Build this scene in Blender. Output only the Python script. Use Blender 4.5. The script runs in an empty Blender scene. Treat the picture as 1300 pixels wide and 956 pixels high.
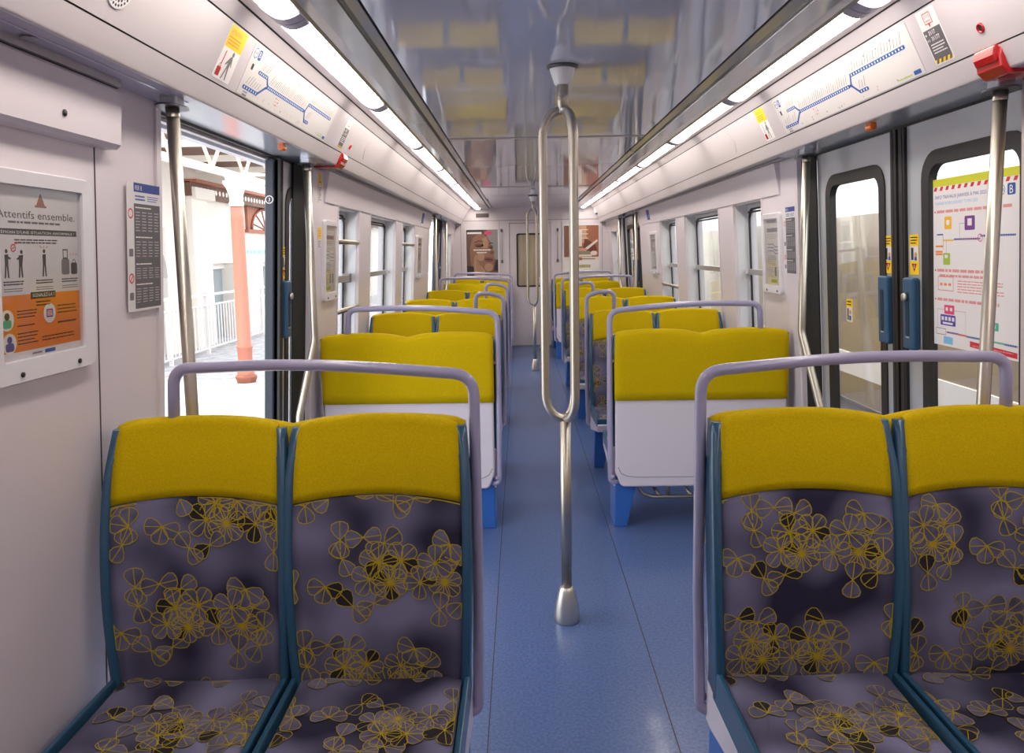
import bpy, bmesh, math, random
from mathutils import Vector, Matrix
PI = math.pi
SC = bpy.context.scene
COL = SC.collection
rnd = random.Random(7)

# ------------------------------------------------------------------ materials
SKY,SUN,EXPO=2.4,2.2,0.68
def lin(c):
    return tuple(((x/255)/12.92 if x/255 <= .04045 else ((x/255+.055)/1.055)**2.4) for x in c)

MATS = {}
def mat(name, rgb, rough=.5, metal=0., emit=None, estr=0., spec=.5, coat=0.):
    if name in MATS: return MATS[name]
    m = bpy.data.materials.new(name); m.use_nodes = True
    b = m.node_tree.nodes['Principled BSDF']
    b.inputs['Base Color'].default_value = (*lin(rgb), 1)
    b.inputs['Roughness'].default_value = rough
    b.inputs['Metallic'].default_value = metal
    b.inputs['Specular IOR Level'].default_value = spec
    if coat:
        b.inputs['Coat Weight'].default_value = coat; b.inputs['Coat Roughness'].default_value = .08
    if emit:
        b.inputs['Emission Color'].default_value = (*lin(emit), 1); b.inputs['Emission Strength'].default_value = estr
    MATS[name] = m
    return m

def nodes(m): return m.node_tree.nodes, m.node_tree.links, m.node_tree.nodes['Principled BSDF']

def noise_var(m, c1, c2, scale, detail=4, stretch=(1,1,1), lo=.35, hi=.65, bump=0., bscale=None):
    """base colour varies between two colours with object-space noise; optional bump"""
    N, L, b = nodes(m)
    tc = N.new('ShaderNodeTexCoord'); mp = N.new('ShaderNodeMapping'); mp.inputs['Scale'].default_value = stretch
    L.new(tc.outputs['Object'], mp.inputs['Vector'])
    n = N.new('ShaderNodeTexNoise'); n.inputs['Scale'].default_value = scale; n.inputs['Detail'].default_value = detail
    L.new(mp.outputs['Vector'], n.inputs['Vector'])
    r = N.new('ShaderNodeValToRGB'); r.color_ramp.elements[0].position = lo; r.color_ramp.elements[1].position = hi
    r.color_ramp.elements[0].color = (*lin(c1), 1); r.color_ramp.elements[1].color = (*lin(c2), 1)
    L.new(n.outputs['Fac'], r.inputs['Fac']); L.new(r.outputs['Color'], b.inputs['Base Color'])
    if bump:
        n2 = N.new('ShaderNodeTexNoise'); n2.inputs['Scale'].default_value = bscale or scale; n2.inputs['Detail'].default_value = 3
        L.new(mp.outputs['Vector'], n2.inputs['Vector'])
        bp = N.new('ShaderNodeBump'); bp.inputs['Strength'].default_value = bump; bp.inputs['Distance'].default_value = .002
        L.new(n2.outputs['Fac'], bp.inputs['Height']); L.new(bp.outputs['Normal'], b.inputs['Normal'])
    return m

WALL = mat('wall_laminate', (222,212,217), .32, coat=.15)
COVE = mat('cove_laminate', (204,195,198), .3, coat=.25)
SOFF = mat('soffit_lavender', (196,190,212), .22, coat=.4)
TRIMG = mat('grey_trim', (176,170,172), .35)
DARK = mat('black_rubber', (30,27,28), .5)
SEAM = mat('dark_seam', (58,52,54), .7)
WHITE = mat('white_plastic', (226,222,226), .35)
SHELLW = mat('seat_white_shell', (214,206,216), .35, coat=.2)
ALU = mat('brushed_aluminium', (190,188,186), .32, .85)
ALUP = mat('painted_aluminium', (212,212,216), .35, .15)
STEEL = mat('stainless_tube', (186,178,166), .36, 1.)
STEELB = mat('brushed_steel_cup', (205,200,192), .38, 1.)
DOORG = mat('door_grey', (178,181,186), .28, .2, coat=.4)
TEAL = mat('teal_frame', (38,80,108), .3, coat=.3)
BLUEL = mat('blue_leg', (46,98,178), .35, coat=.2)
RAILM = mat('lavender_rail', (158,153,182), .3, coat=.3)
YSTK = mat('sticker_yellow', (250,205,10), .45)
RED = mat('red_plastic', (178,14,18), .25, coat=.4)
REDF = mat('print_red', (210,40,50), .5)
PINKT = mat('print_pale_red', (226,150,150), .5)
BLUEF = mat('print_blue', (30,84,160), .5)
DBLUE = mat('print_dark_blue', (44,66,140), .5)
BLACKF = mat('print_black', (40,38,42), .5)
GREYF = mat('print_grey', (120,114,118), .5)
DGREY = mat('print_dark_grey', (96,92,96), .5)
LGREY = mat('print_light_grey', (186,180,184), .5)
PAPER = mat('paper_white', (236,230,228), .45)
PAPERG = mat('paper_grey', (224,219,219), .4)
ORANGEF = mat('print_orange', (240,132,34), .45)
ORLAMP = mat('orange_lens', (214,104,30), .25, coat=.5)
GREENF = mat('print_green', (168,190,60), .5)
TEALF = mat('print_teal', (72,178,150), .5)
VIOLF = mat('print_violet', (120,60,140), .5)
INDIF = mat('print_indigo', (72,66,160), .5)
PINKF = mat('print_pink', (226,70,120), .5)
SKYF = mat('print_sky', (128,190,226), .5)
HANDB = mat('handle_blue', (44,84,116), .4)
HANDD = mat('handle_slot', (22,40,58), .6)
POLEFL = mat('pole_flange_grey', (84,84,88), .4, .3)
POCKET = mat('pocket_painted_dark', (9,9,10), .8)
SOFFM = mat('soffit_metal', (206,210,218), .14, .35)
CAPW = mat('cap_white', (226,226,226), .3)

CEIL = mat('ceiling_glossy_grey', (186,189,206), .055, .18)
def _ceil():
    N, L, b = nodes(CEIL)
    tc = N.new('ShaderNodeTexCoord'); mp = N.new('ShaderNodeMapping'); mp.inputs['Scale'].default_value = (1, .22, 1)
    L.new(tc.outputs['Object'], mp.inputs['Vector'])
    n = N.new('ShaderNodeTexNoise'); n.inputs['Scale'].default_value = 5; n.inputs['Detail'].default_value = 1
    L.new(mp.outputs['Vector'], n.inputs['Vector'])
    bp = N.new('ShaderNodeBump'); bp.inputs['Strength'].default_value = .25; bp.inputs['Distance'].default_value = .006
    L.new(n.outputs['Fac'], bp.inputs['Height']); L.new(bp.outputs['Normal'], b.inputs['Normal'])
_ceil()
HOUS = mat('lamp_housing_metal', (190,190,195), .14, .45)
BRONZE = mat('lamp_edge_metal', (150,146,146), .25, .5)
CAPV = mat('lamp_cap_lavender', (168,164,182), .35)
LAMP = mat('lamp_diffuser', (255,250,240), .4, emit=(255,246,234), estr=9.0)

FLOOR = noise_var(mat('floor_blue', (72,92,140), .3, coat=.12), (64,85,132), (82,104,152), 90, 6, lo=.38, hi=.62)
def _floor():
    N, L, b = nodes(FLOOR)
    n = N.new('ShaderNodeTexNoise'); n.inputs['Scale'].default_value = 3; n.inputs['Detail'].default_value = 4
    mr = N.new('ShaderNodeMapRange'); mr.inputs['To Min'].default_value = .22; mr.inputs['To Max'].default_value = .42
    L.new(n.outputs['Fac'], mr.inputs['Value']); L.new(mr.outputs['Result'], b.inputs['Roughness'])
_floor()
YELL = noise_var(mat('yellow_plush', (210,176,0), .85, spec=.15), (188,159,0), (202,173,0), 260, 4, bump=.2, bscale=500)
def _sheen(m, w):
    N, L, b = nodes(m); b.inputs['Sheen Weight'].default_value = w; b.inputs['Sheen Roughness'].default_value = .5
_sheen(YELL, .0)
FAB = noise_var(mat('purple_moquette', (60,56,74), .9, spec=.12), (46,43,62), (122,119,148), 4.2, 1, lo=.40, hi=.66, bump=.3, bscale=700)
PETL = noise_var(mat('petal_light', (90,86,102), .9, spec=.1), (74,71,92), (106,103,126), 14, 2)
PETD = mat('petal_dark', (44,40,46), .9, spec=.1)
PETO = mat('petal_outline', (170,148,30), .85, spec=.1)

def glass_mat(name, tint, facing=.05, rough=.02):
    m = bpy.data.materials.new(name); m.use_nodes = True
    N, L = m.node_tree.nodes, m.node_tree.links
    N.remove(N['Principled BSDF'])
    t = N.new('ShaderNodeBsdfTransparent'); t.inputs['Color'].default_value = (*tint, 1)
    g = N.new('ShaderNodeBsdfGlossy'); g.inputs['Roughness'].default_value = rough
    lw = N.new('ShaderNodeLayerWeight'); lw.inputs['Blend'].default_value = .5
    pw = N.new('ShaderNodeMath'); pw.operation = 'POWER'; pw.inputs[1].default_value = 4.5
    ml = N.new('ShaderNodeMath'); ml.operation = 'MULTIPLY_ADD'; ml.inputs[1].default_value = .75; ml.inputs[2].default_value = facing
    L.new(lw.outputs['Facing'], pw.inputs[0]); L.new(pw.outputs[0], ml.inputs[0])
    mx = N.new('ShaderNodeMixShader')
    L.new(ml.outputs[0], mx.inputs['Fac']); L.new(t.outputs[0], mx.inputs[1]); L.new(g.outputs[0], mx.inputs[2])
    L.new(mx.outputs[0], N['Material Output'].inputs['Surface'])
    MATS[name] = m
    return m
GLASS = glass_mat('window_glass', (.93,.95,.95))
GLASST = glass_mat('tinted_glass', (.30,.35,.42))
FILM = glass_mat('clear_cover', (.96,.96,.96), rough=.06)

# ------------------------------------------------------------------ mesh builder
class MB:
    def __init__(s): s.v=[]; s.f=[]; s.mi=[]; s.sm=[]; s.mats=[]
    def m(s, mt):
        if mt not in s.mats: s.mats.append(mt)
        return s.mats.index(mt)
    def add(s, verts, faces, mt, smooth=False):
        o=len(s.v); s.v += [tuple(p) for p in verts]; k=s.m(mt)
        for f in faces: s.f.append([o+i for i in f]); s.mi.append(k); s.sm.append(smooth)
        return s
    def box(s, lo, hi, mt):
        x0,y0,z0=lo; x1,y1,z1=hi
        if x0>x1: x0,x1=x1,x0
        if y0>y1: y0,y1=y1,y0
        if z0>z1: z0,z1=z1,z0
        return s.add([(x0,y0,z0),(x1,y0,z0),(x1,y1,z0),(x0,y1,z0),(x0,y0,z1),(x1,y0,z1),(x1,y1,z1),(x0,y1,z1)],
            [(0,3,2,1),(4,5,6,7),(0,1,5,4),(1,2,6,5),(2,3,7,6),(3,0,4,7)], mt)
    def prism(s, prof, axis, a, b, mt, smooth=False, caps=True):
        """prof: list of 2-D points; axis 'y': prof is (x,z); 'x': prof is (y,z); 'z': prof is (x,y)"""
        n=len(prof)
        def P(p,t): return {'y':(p[0],t,p[1]),'x':(t,p[0],p[1]),'z':(p[0],p[1],t)}[axis]
        vs=[P(p,a) for p in prof]+[P(p,b) for p in prof]
        fs=[(i,(i+1)%n,n+(i+1)%n,n+i) for i in range(n)]
        s.add(vs,fs,mt,smooth)
        if caps: s.add(vs,[tuple(range(n))[::-1],tuple(range(n,2*n))],mt)
        return s
    def tube(s, path, r, mt, seg=14, caps=True, closed=False):
        pts=[Vector(p) for p in path]; n=len(pts); ring=[]; up=None
        for i,p in enumerate(pts):
            if closed: t=(pts[(i+1)%n]-pts[i-1])
            else: t=(pts[min(i+1,n-1)]-pts[max(i-1,0)])
            t.normalize()
            if up is None:
                up=Vector((0,0,1)) if abs(t.z)<.9 else Vector((1,0,0))
            up=(up-t*up.dot(t)).normalized(); w=t.cross(up)
            rr=r[i] if isinstance(r,(list,tuple)) else r
            ring.append([p+(up*math.cos(2*PI*k/seg)+w*math.sin(2*PI*k/seg))*rr for k in range(seg)])
        vs=[q for R in ring for q in R]; fs=[]
        m=n if closed else n-1
        for i in range(m):
            j=(i+1)%n
            for k in range(seg):
                k2=(k+1)%seg; fs.append((i*seg+k,i*seg+k2,j*seg+k2,j*seg+k))
        s.add(vs,fs,mt,True)
        if caps and not closed:
            s.add(ring[0],[tuple(range(seg))],mt); s.add(ring[-1],[tuple(range(seg))[::-1]],mt)
        return s
    def lathe(s, prof, mt, c=(0,0,0), axis='z', seg=32, smooth=True):
        vs=[];n=len(prof)
        for (r,h) in prof:
            for k in range(seg):
                a=2*PI*k/seg; x,y=r*math.cos(a),r*math.sin(a)
                p={'z':(x,y,h),'y':(x,h,y),'x':(h,x,y)}[axis]
                vs.append((c[0]+p[0],c[1]+p[1],c[2]+p[2]))
        fs=[]
        for i in range(n-1):
            for k in range(seg):
                k2=(k+1)%seg; fs.append((i*seg+k,i*seg+k2,(i+1)*seg+k2,(i+1)*seg+k))
        return s.add(vs,fs,mt,smooth)
    def grid(s, G, mt, smooth=True, flip=False):
        n=len(G); m=len(G[0]); vs=[p for r in G for p in r]; fs=[]
        for i in range(n-1):
            for j in range(m-1):
                q=(i*m+j,i*m+j+1,(i+1)*m+j+1,(i+1)*m+j); fs.append(q[::-1] if flip else q)
        return s.add(vs,fs,mt,smooth)
    def build(s, name, parent=None, bevel=0, bseg=2, recalc=True, shadesmooth=False):
        me=bpy.data.meshes.new(name); me.from_pydata(s.v,[],s.f)
        for mt in s.mats: me.materials.append(mt)
        me.polygons.foreach_set('material_index', s.mi); me.polygons.foreach_set('use_smooth', s.sm)
        if recalc:
            bm=bmesh.new(); bm.from_mesh(me); bmesh.ops.remove_doubles(bm, verts=bm.verts, dist=1e-6)
            bmesh.ops.recalc_face_normals(bm, faces=bm.faces); bm.to_mesh(me); bm.free()
        o=bpy.data.objects.new(name, me); COL.objects.link(o)
        if parent: o.parent=parent
        if bevel:
            md=o.modifiers.new('bevel','BEVEL'); md.width=bevel; md.segments=bseg; md.limit_method='ANGLE'; md.angle_limit=math.radians(40)
            md.harden_normals=False
        return o

def tag(o, label=None, cat=None, group=None, kind=None):
    if label: o['label']=label
    if cat: o['category']=cat
    if group: o['group']=group
    if kind: o['kind']=kind
    return o
def empty(name, loc=(0,0,0), rz=0):
    o=bpy.data.objects.new(name,None); COL.objects.link(o); o.location=loc; o.rotation_euler=(0,0,rz); o.empty_display_size=.1
    return o
def struct(o, label=None):
    o['kind']='structure'
    if label: o['label']=label
    return o
def copy_tree(o, parent=None):
    c=o.copy(); COL.objects.link(c)
    if parent: c.parent=parent
    for ch in list(o.children): copy_tree(ch,c)
    return c

def arc(c, r, a0, a1, n, plane='xz', other=0):
    out=[]
    for i in range(n+1):
        a=a0+(a1-a0)*i/n; p,q=c[0]+r*math.cos(a), c[1]+r*math.sin(a)
        out.append({'xz':(p,other,q),'yz':(other,p,q),'xy':(p,q,other)}[plane])
    return out
def rrect(x0,y0,x1,y1,r,n=5):
    out=[]
    for (cx,cy,a) in ((x1-r,y0+r,-PI/2),(x1-r,y1-r,0),(x0+r,y1-r,PI/2),(x0+r,y0+r,PI)):
        for i in range(n+1):
            t=a+PI/2*i/n; out.append((cx+r*math.cos(t),cy+r*math.sin(t)))
    return out
def fillet(path, r, n=6):
    """round the corners of a 3-D polyline"""
    P=[Vector(p) for p in path]; out=[P[0]]
    for i in range(1,len(P)-1):
        a,b,c=P[i-1],P[i],P[i+1]; d1=(a-b).normalized(); d2=(c-b).normalized()
        ang=d1.angle(d2); t=min(r/math.tan(ang/2),(a-b).length*.49,(c-b).length*.49)
        p0=b+d1*t; p2=b+d2*t
        for k in range(n+1):
            s=k/n; out.append(p0*(1-s)**2+b*2*s*(1-s)+p2*s*s)
    out.append(P[-1]); return out

# ------------------------------------------------------------------ printed sheets (flat things: posters, stickers, maps)
_txt={}
def text_geo(body, bold=0.):
    k=(body,bold)
    if k in _txt: return _txt[k]
    cu=bpy.data.curves.new('t','FONT'); cu.body=body; cu.size=1; cu.resolution_u=2; cu.offset=bold
    o=bpy.data.objects.new('t',cu); COL.objects.link(o)
    dg=bpy.context.evaluated_depsgraph_get(); me=bpy.data.meshes.new_from_object(o.evaluated_get(dg))
    vs=[(v.co.x,v.co.y) for v in me.vertices]; fs=[tuple(p.vertices) for p in me.polygons]
    bpy.data.objects.remove(o); bpy.data.curves.remove(cu); bpy.data.meshes.remove(me)
    x0=min(v[0] for v in vs); x1=max(v[0] for v in vs); y0=min(v[1] for v in vs); y1=max(v[1] for v in vs)
    _txt[k]=([((x-x0),(y-y0)) for x,y in vs],fs,x1-x0,y1-y0); return _txt[k]

class Sheet:
    """flat print: polygons in local (u,v); each layer sits a hair above the last"""
    def __init__(s,o,u,v,n,step=.0003):
        s.o=Vector(o); s.u=Vector(u).normalized(); s.v=Vector(v).normalized(); s.n=Vector(n).normalized(); s.mb=MB(); s.step=step
    def P(s,p,l): return s.o+s.u*p[0]+s.v*p[1]+s.n*(.0012+l*s.step)
    def base(s,pts,mt,th=.0012):
        n=len(pts); a=[s.o+s.u*p[0]+s.v*p[1]+s.n*.0001 for p in pts]; b=[q+s.n*(th-.0001) for q in a]
        s.mb.add(a+b,[tuple(range(n))[::-1],tuple(range(n,2*n))]+[(i,(i+1)%n,n+(i+1)%n,n+i) for i in range(n)],mt); return s
    def poly(s,pts,mt,l=1): s.mb.add([s.P(p,l) for p in pts],[tuple(range(len(pts)))],mt); return s
    def rect(s,x0,y0,x1,y1,mt,l=1): return s.poly([(x0,y0),(x1,y0),(x1,y1),(x0,y1)],mt,l)
    def rr(s,x0,y0,x1,y1,r,mt,l=1): return s.poly(rrect(x0,y0,x1,y1,r),mt,l)
    def disc(s,x,y,r,mt,l=1,ry=None,n=20): return s.poly([(x+r*math.cos(2*PI*k/n),y+(ry or r)*math.sin(2*PI*k/n)) for k in range(n)],mt,l)
    def line(s,p,q,w,mt,l=1):
        dx,dy=q[0]-p[0],q[1]-p[1]; d=math.hypot(dx,dy) or 1; nx,ny=-dy/d*w/2,dx/d*w/2
        return s.poly([(p[0]+nx,p[1]+ny),(p[0]-nx,p[1]-ny),(q[0]-nx,q[1]-ny),(q[0]+nx,q[1]+ny)],mt,l)
    def ring(s,x,y,r,w,mt,l=1,n=20):
        for k in range(n):
            a,b=2*PI*k/n,2*PI*(k+1)/n
            s.line((x+r*math.cos(a),y+r*math.sin(a)),(x+r*math.cos(b),y+r*math.sin(b)),w,mt,l)
        return s
    def frame(s,x0,y0,x1,y1,w,mt,l=1):
        s.rect(x0,y0,x1,y0+w,mt,l); s.rect(x0,y1-w,x1,y1,mt,l); s.rect(x0,y0,x0+w,y1,mt,l); s.rect(x1-w,y0,x1,y1,mt,l); return s
    def text(s,body,x,y,h,mt,l=2,width=None,bold=.0,align='l',rot=0):
        vs,fs,w,hh=text_geo(body,bold); ky=h/hh; kx=ky if width is None else width/w
        dx={'l':0,'c':-w*kx/2,'r':-w*kx}[align]; c,sn=math.cos(rot),math.sin(rot); out=[]
        for a,b in vs:
            p,q=a*kx+dx,b*ky; out.append(s.P((x+p*c-q*sn,y+p*sn+q*c),l))
        s.mb.add(out,fs,mt); return s
    def lines(s,x0,y0,x1,y1,n,mt,l=2,fill=.45,seed=1,brk=True):
        """rows of unreadably small print, as broken bars"""
        r=random.Random(seed); h=(y1-y0)/n
        for i in range(n):
            yb=y1-(i+1)*h+h*(1-fill)/2; x=x0; end=x1-(r.random()*.35*(x1-x0) if i%3==2 else r.random()*.08*(x1-x0))
            if not brk: s.rect(x0,yb,end,yb+h*fill,mt,l); continue
            while x<end:
                w=min((.04+.09*r.random())*(x1-x0),end-x); s.rect(x,yb,x+w,yb+h*fill,mt,l); x+=w+.015*(x1-x0)
        return s
    def build(s,name,parent=None): return s.mb.build(name,parent,recalc=False)
# ------------------------------------------------------------------ the carriage shell
YN, YF = -1.7, 12.62
ZC = 2.266
SIDES = ((-1,'left'),(1,'right'))

def sheet_prof(mb, prof, y0, y1, mt, th=.012, s=1, smooth=False):
    """extrude an open (x,z) profile along y with a thickness to its outer (wall/roof) side"""
    P=[Vector((p[0],p[1])) for p in prof]; off=[]
    for i,p in enumerate(P):
        t=(P[min(i+1,len(P)-1)]-P[max(i-1,0)]).normalized(); off.append(p+Vector((-t.y,t.x))*-1*th if False else p+Vector((abs(t.y),abs(t.x)))*th)
    poly=[(s*p.x,p.y) for p in P]+[(s*p.x,p.y) for p in off[::-1]]
    n=len(P)
    # quads strip front/back + ends
    for i in range(n-1):
        q=[poly[i],poly[i+1],poly[2*n-2-i],poly[2*n-1-i]]
        mb.prism(q,'y',y0,y1,mt,smooth)
    return mb

fl=MB(); fl.box((-1.42,YN,-.06),(1.42,YF+.1,0),FLOOR)
for s in (-1,1): fl.box((s*.30-.0018,YN,-.001),(s*.30+.0018,YF,.0006),SEAM)
struct(fl.build('floor'))
ce=MB(); ce.box((-.617,YN,ZC),(.617,YF+.05,ZC+.03),CEIL)
for y in (4.95,8.6): ce.box((-.615,y-.02,ZC-.004),(.615,y+.02,ZC),TRIMG)
struct(ce.build('ceiling'))
rf=MB(); rf.box((-1.42,YN-.1,2.42),(1.42,YF+.2,2.46),DARK)
for s in (-1,1): rf.box((s*1.42,YN-.1,2.0),(s*1.46,YF+.2,2.46),ALUP)
struct(rf.build('roof_shell'))

def lip_prof():
    return [(1.0955,2.0735),(1.118,2.0265),(1.1205,2.0215),(1.1225,2.0175),(1.1245,2.0145),(1.127,2.0125),(1.132,2.012)]
tn=0
for s,nm in SIDES:
    tn+=1
    t=MB()  # dark backing behind every gap, then the panels
    sheet_prof(t,[(.610,2.285),(.66,2.262),(.80,2.29),(.975,2.31),(1.03,2.245),(1.11,2.08)],YN,YF,DARK,.01,s)
    sheet_prof(t,[(.624,2.262),(.652,2.250)],YN,YF,HOUS,.01,s)
    sheet_prof(t,[(.668,2.243),(.740,2.238),(.776,2.240)],YN,YF,HOUS,.01,s)
    sheet_prof(t,[(.776,2.240),(.788,2.236),(.800,2.243),(.804,2.254)],YN,YF,BRONZE,.008,s)
    sheet_prof(t,[(.924,2.273),(.969,2.283)],YN,YF,WALL,.01,s)
    sheet_prof(t,[(.9755,2.280),(1.0095,2.2445)],YN,YF,COVE,.012,s)
    sheet_prof(t,[(1.0125,2.2405),(1.0935,2.0775)],YN,YF,COVE,.012,s)
    sheet_prof(t,lip_prof(),YN,YF,COVE,.012,s)
    struct(t.build('trim_%d'%tn),'white cove panels and grey lamp housing above the %s wall'%nm)
    # soffit over doors and door pockets
    for (a,b,mt) in ((YN,2.31 if s>0 else 2.36,SOFF),(2.31 if s>0 else 2.36,4.05,SOFFM),(9.26,10.95,SOFFM),(10.95,YF,SOFF)):
        tn+=1; t=MB(); sheet_prof(t,[(1.132,2.012),(1.20,2.012),(1.33,2.012),(1.40,2.02)],a,b,mt,.012,s)
        if mt is SOFF: sheet_prof(t,[(1.165,2.010),(1.169,2.009),(1.173,2.011)],a,b,SOFF,.004,s)
        struct(t.build('trim_%d'%tn),'soffit strip under the cove along the %s side'%nm)
    # grey channel above the windows
    tn+=1; t=MB()
    sheet_prof(t,[(1.133,2.011),(1.158,2.012)],4.05,9.26,TRIMG,.01,s)
    sheet_prof(t,[(1.162,2.014),(1.190,2.015)],4.05,9.26,GREYF,.01,s)
    sheet_prof(t,[(1.194,2.011),(1.226,2.012)],4.05,9.26,TRIMG,.01,s)
    sheet_prof(t,[(1.13,2.020),(1.25,2.022)],4.05,9.26,DARK,.01,s)
    struct(t.build('trim_%d'%tn),'grey grooved channel above the windows on the %s side'%nm)

WIN=[(4.62,5.21),(5.61,6.75),(7.14,7.94)]
WIN4=(11.45,12.1)
ZS,ZT=.86,1.845
XW=1.27
for s,nm in SIDES:
    w=MB()
    B=lambda xa,xb,y0,y1,z0,z1,mt=WALL: w.box((s*xa,y0,z0),(s*xb,y1,z1),mt)
    yn=2.36 if s<0 else 2.25
    B(1.28,1.42,YN,yn,0,2.03)                       # near wall with the jamb of the door
    B(1.2795,1.281,2.0,2.006,.0,1.85,SEAM)
    B(1.272,1.282,yn-.03,yn,0,2.01)
    # overhead box
    w.prism([(s*1.282,1.835),(s*1.247,1.835),(s*1.236,1.846),(s*1.233,1.98),(s*1.240,1.988),(s*1.282,1.988)],'y',YN,2.055,WALL)
    w.box((s*1.2345,YN,1.993),(s*1.282,2.058,2.02),TRIMG)
    w.box((s*1.245,YN,1.987),(s*1.282,2.058,1.995),SEAM)
    w.lathe([(0,0),(.008,0),(.008,.002),(0,.0021)],DARK,(s*1.2337 if s<0 else s*1.2357,1.80,1.885),'x',12)
    for (ya,yb) in ((4.05,9.26),(10.95,YF)):
        wins=WIN if ya<9 else [WIN4]
        pk=.62 if ya<9 else .0
        B(XW,1.30,ya,yb,0,ZS); B(1.385,1.42,ya-.0,yb,0,ZS)
        # pillars
        e=[ya]+[v for q in wins for v in q]+[yb]
        for i in range(0,len(e),2):
            B(XW,1.298,e[i],e[i+1],ZS,ZT)
            if not (i==0 and ya<9): B(1.298,1.42,e[i],e[i+1],ZS,ZT)
            else: B(1.385,1.42,e[i],e[i+1],ZS,ZT)
        # header above the windows, leaning inwards
        w.prism([(s*1.238,2.008),(s*1.262,1.842),(s*1.42,1.842),(s*1.42,2.02),(s*1.25,2.02)],'y',ya+(.23 if ya<9 else 0),yb,WALL)
        if ya<9: B(XW,1.42,ya,ya+.23,1.842,2.015)
        for (a,b) in wins:
            for (p,q) in ((a-.012,a),(b,b+.012)): B(1.2645,1.272,p,q,ZS,ZT)
    # jamb corner at the far side of the door, pocket skin
    B(1.272,1.30,4.03,4.06,0,2.0); B(1.272,1.30,9.26,9.275,0,2.0); B(1.272,1.42,10.94,10.96,0,2.0)
    B(1.298,1.42,9.15,9.26,0,2.0)
    # skirting
    B(1.262,1.275,4.06,9.26,.0,.10,TRIMG)
    struct(w.build('wall_%s'%nm))
nw=MB(); nw.box((-1.42,YN-.06,0),(1.42,YN,2.45),WALL); struct(nw.build('wall_near'))  # unseen closing wall behind the camera, added to keep sky light out
bk=MB(); bk.box((-1.42,YF+.08,-.06),(1.42,YF+.12,2.46),DARK); bk.box((-.4,YF,-.06),(.4,YF+.1,0),FLOOR); struct(bk.build('wall_light_block'))  # unseen dark panel and floor strip, added against sky leaking past the end door

# windows of the two long walls
def ring(mb, outer, inner, plane_x, th, mt):
    """flat ring in the y-z plane between two equal-count loops"""
    n=len(outer); vs=[]
    for x in (plane_x,plane_x+th):
        vs+= [(x,p[0],p[1]) for p in outer]+[(x,p[0],p[1]) for p in inner]
    fs=[]
    for i in range(n):
        j=(i+1)%n
        fs+=[(i,j,n+j,n+i),(2*n+i,2*n+j,3*n+j,3*n+i),(i,j,2*n+j,2*n+i),(n+i,n+j,3*n+j,3*n+i)]
    mb.add(vs,fs,mt); return mb
wn=0
for s,nm in SIDES:
    for k,(a,b) in enumerate(WIN+[WIN4]):
        wn+=1
        root=empty('window_%d'%wn,(s*1.36,(a+b)/2,ZS)); struct(root)
        f=MB(); x0=s*1.36
        n=24; O=rrect(a,ZS,b,ZT,.002,5); I=rrect(a+.030,ZS+.03,b-.030,ZT-.035,.075,5)
        ring(f,O,I,0,s*.02,ALUP)
        for p in ((a,a+.006),(b-.006,b)): f.box((s*-.075,p[0],ZS),(s*.0,p[1],ZT),ALUP)
        f.box((s*-.075,a,ZT-.012),(0,b,ZT),ALUP); f.box((s*-.08,a,ZS),(0,b,ZS+.01),ALUP)
        f.box((s*-.004,a+.02,ZT-.062),(s*.016,b-.02,ZT-.052),DARK)
        for q in f.v[:]: pass
        fo=f.build('window_frame',root); 
        for v in fo.data.vertices: v.co.y-=(a+b)/2; v.co.z-=ZS
        g=MB(); O2=rrect(a+.028,ZS+.028,b-.028,ZT-.033,.077,5); I2=rrect(a+.040,ZS+.04,b-.040,ZT-.045,.068,5)
        ring(g,O2,I2,s*-.004,s*.012,DARK); go=g.build('gasket',root)
        p=MB(); p.box((s*.006,a+.035,ZS+.035),(s*.011,b-.035,ZT-.04),GLASS); po=p.build('pane',root)
        r=MB()
        zb=1.395
        if s<0 and k==0:
            r.box((s*-.05,a-.0,zb-.022),(s*-.02,b-.06,zb+.022),ALU); r.box((s*-.055,b-.075,zb-.03),(s*-.0,b-.035,zb+.03),GREYF)
        else:
            r.box((s*-.02,a+.012,zb-.020),(s*.004,b-.012,zb+.018),ALU); r.box((s*-.034,b-.045,zb-.016),(s*-.001,b-.015,zb+.014),ALUP); r.box((s*-.034,a+.015,zb-.016),(s*-.001,a+.045,zb+.014),ALUP)
        ro=r.build('transom_bar',root,bevel=.003)
        objs=[go,po,ro]
        if (s<0 and k in (0,2)) or (s>0 and k==2):
            for z in ((1.63,1.20) if k==0 else ((1.64,) if s<0 else (1.20,))):
                tb=MB(); tb.tube([(s*-.08,a-.005,z),(s*-.08,b+.03,z)],.016,STEEL); tb.tube([(s*-.08,b+.02,z),(s*-.06,b+.02,z)],.012,STEEL)
                objs.append(tb.build('grab_bar',root))
        for o in objs:
            for v in o.data.vertices: v.co.y-=(a+b)/2; v.co.z-=ZS

# end wall with its door
ew=MB()
ew.box((-1.42,YF,0),(-.357,YF+.08,2.45),WALL); ew.box((.327,YF,0),(1.42,YF+.08,2.45),WALL); ew.box((-.357,YF,2.022),(.327,YF+.08,2.45),WALL)
ew.box((-1.28,YF-.004,2.062),(1.28,YF,2.067),SEAM)
for x in (-1.145,1.165): ew.box((x-.002,YF-.002,.0),(x+.002,YF,2.04),SEAM)
ew.box((-1.28,YF-.012,0),(-.36,YF,.09),TRIMG); ew.box((.315,YF-.012,0),(1.28,YF,.09),TRIMG)
for x in (-.512,.50): ew.box((x-.0015,YF-.002,.3),(x+.0015,YF,2.04),SEAM)
struct(ew.build('wall_far'))
ed=empty('door_1',(-.015,YF+.02,0)); struct(ed)
d=MB(); OX,IX=rrect(-.338,.006,.338,2.016,.004,5),rrect(-.215,.985,.222,1.845,.03,5)
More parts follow.
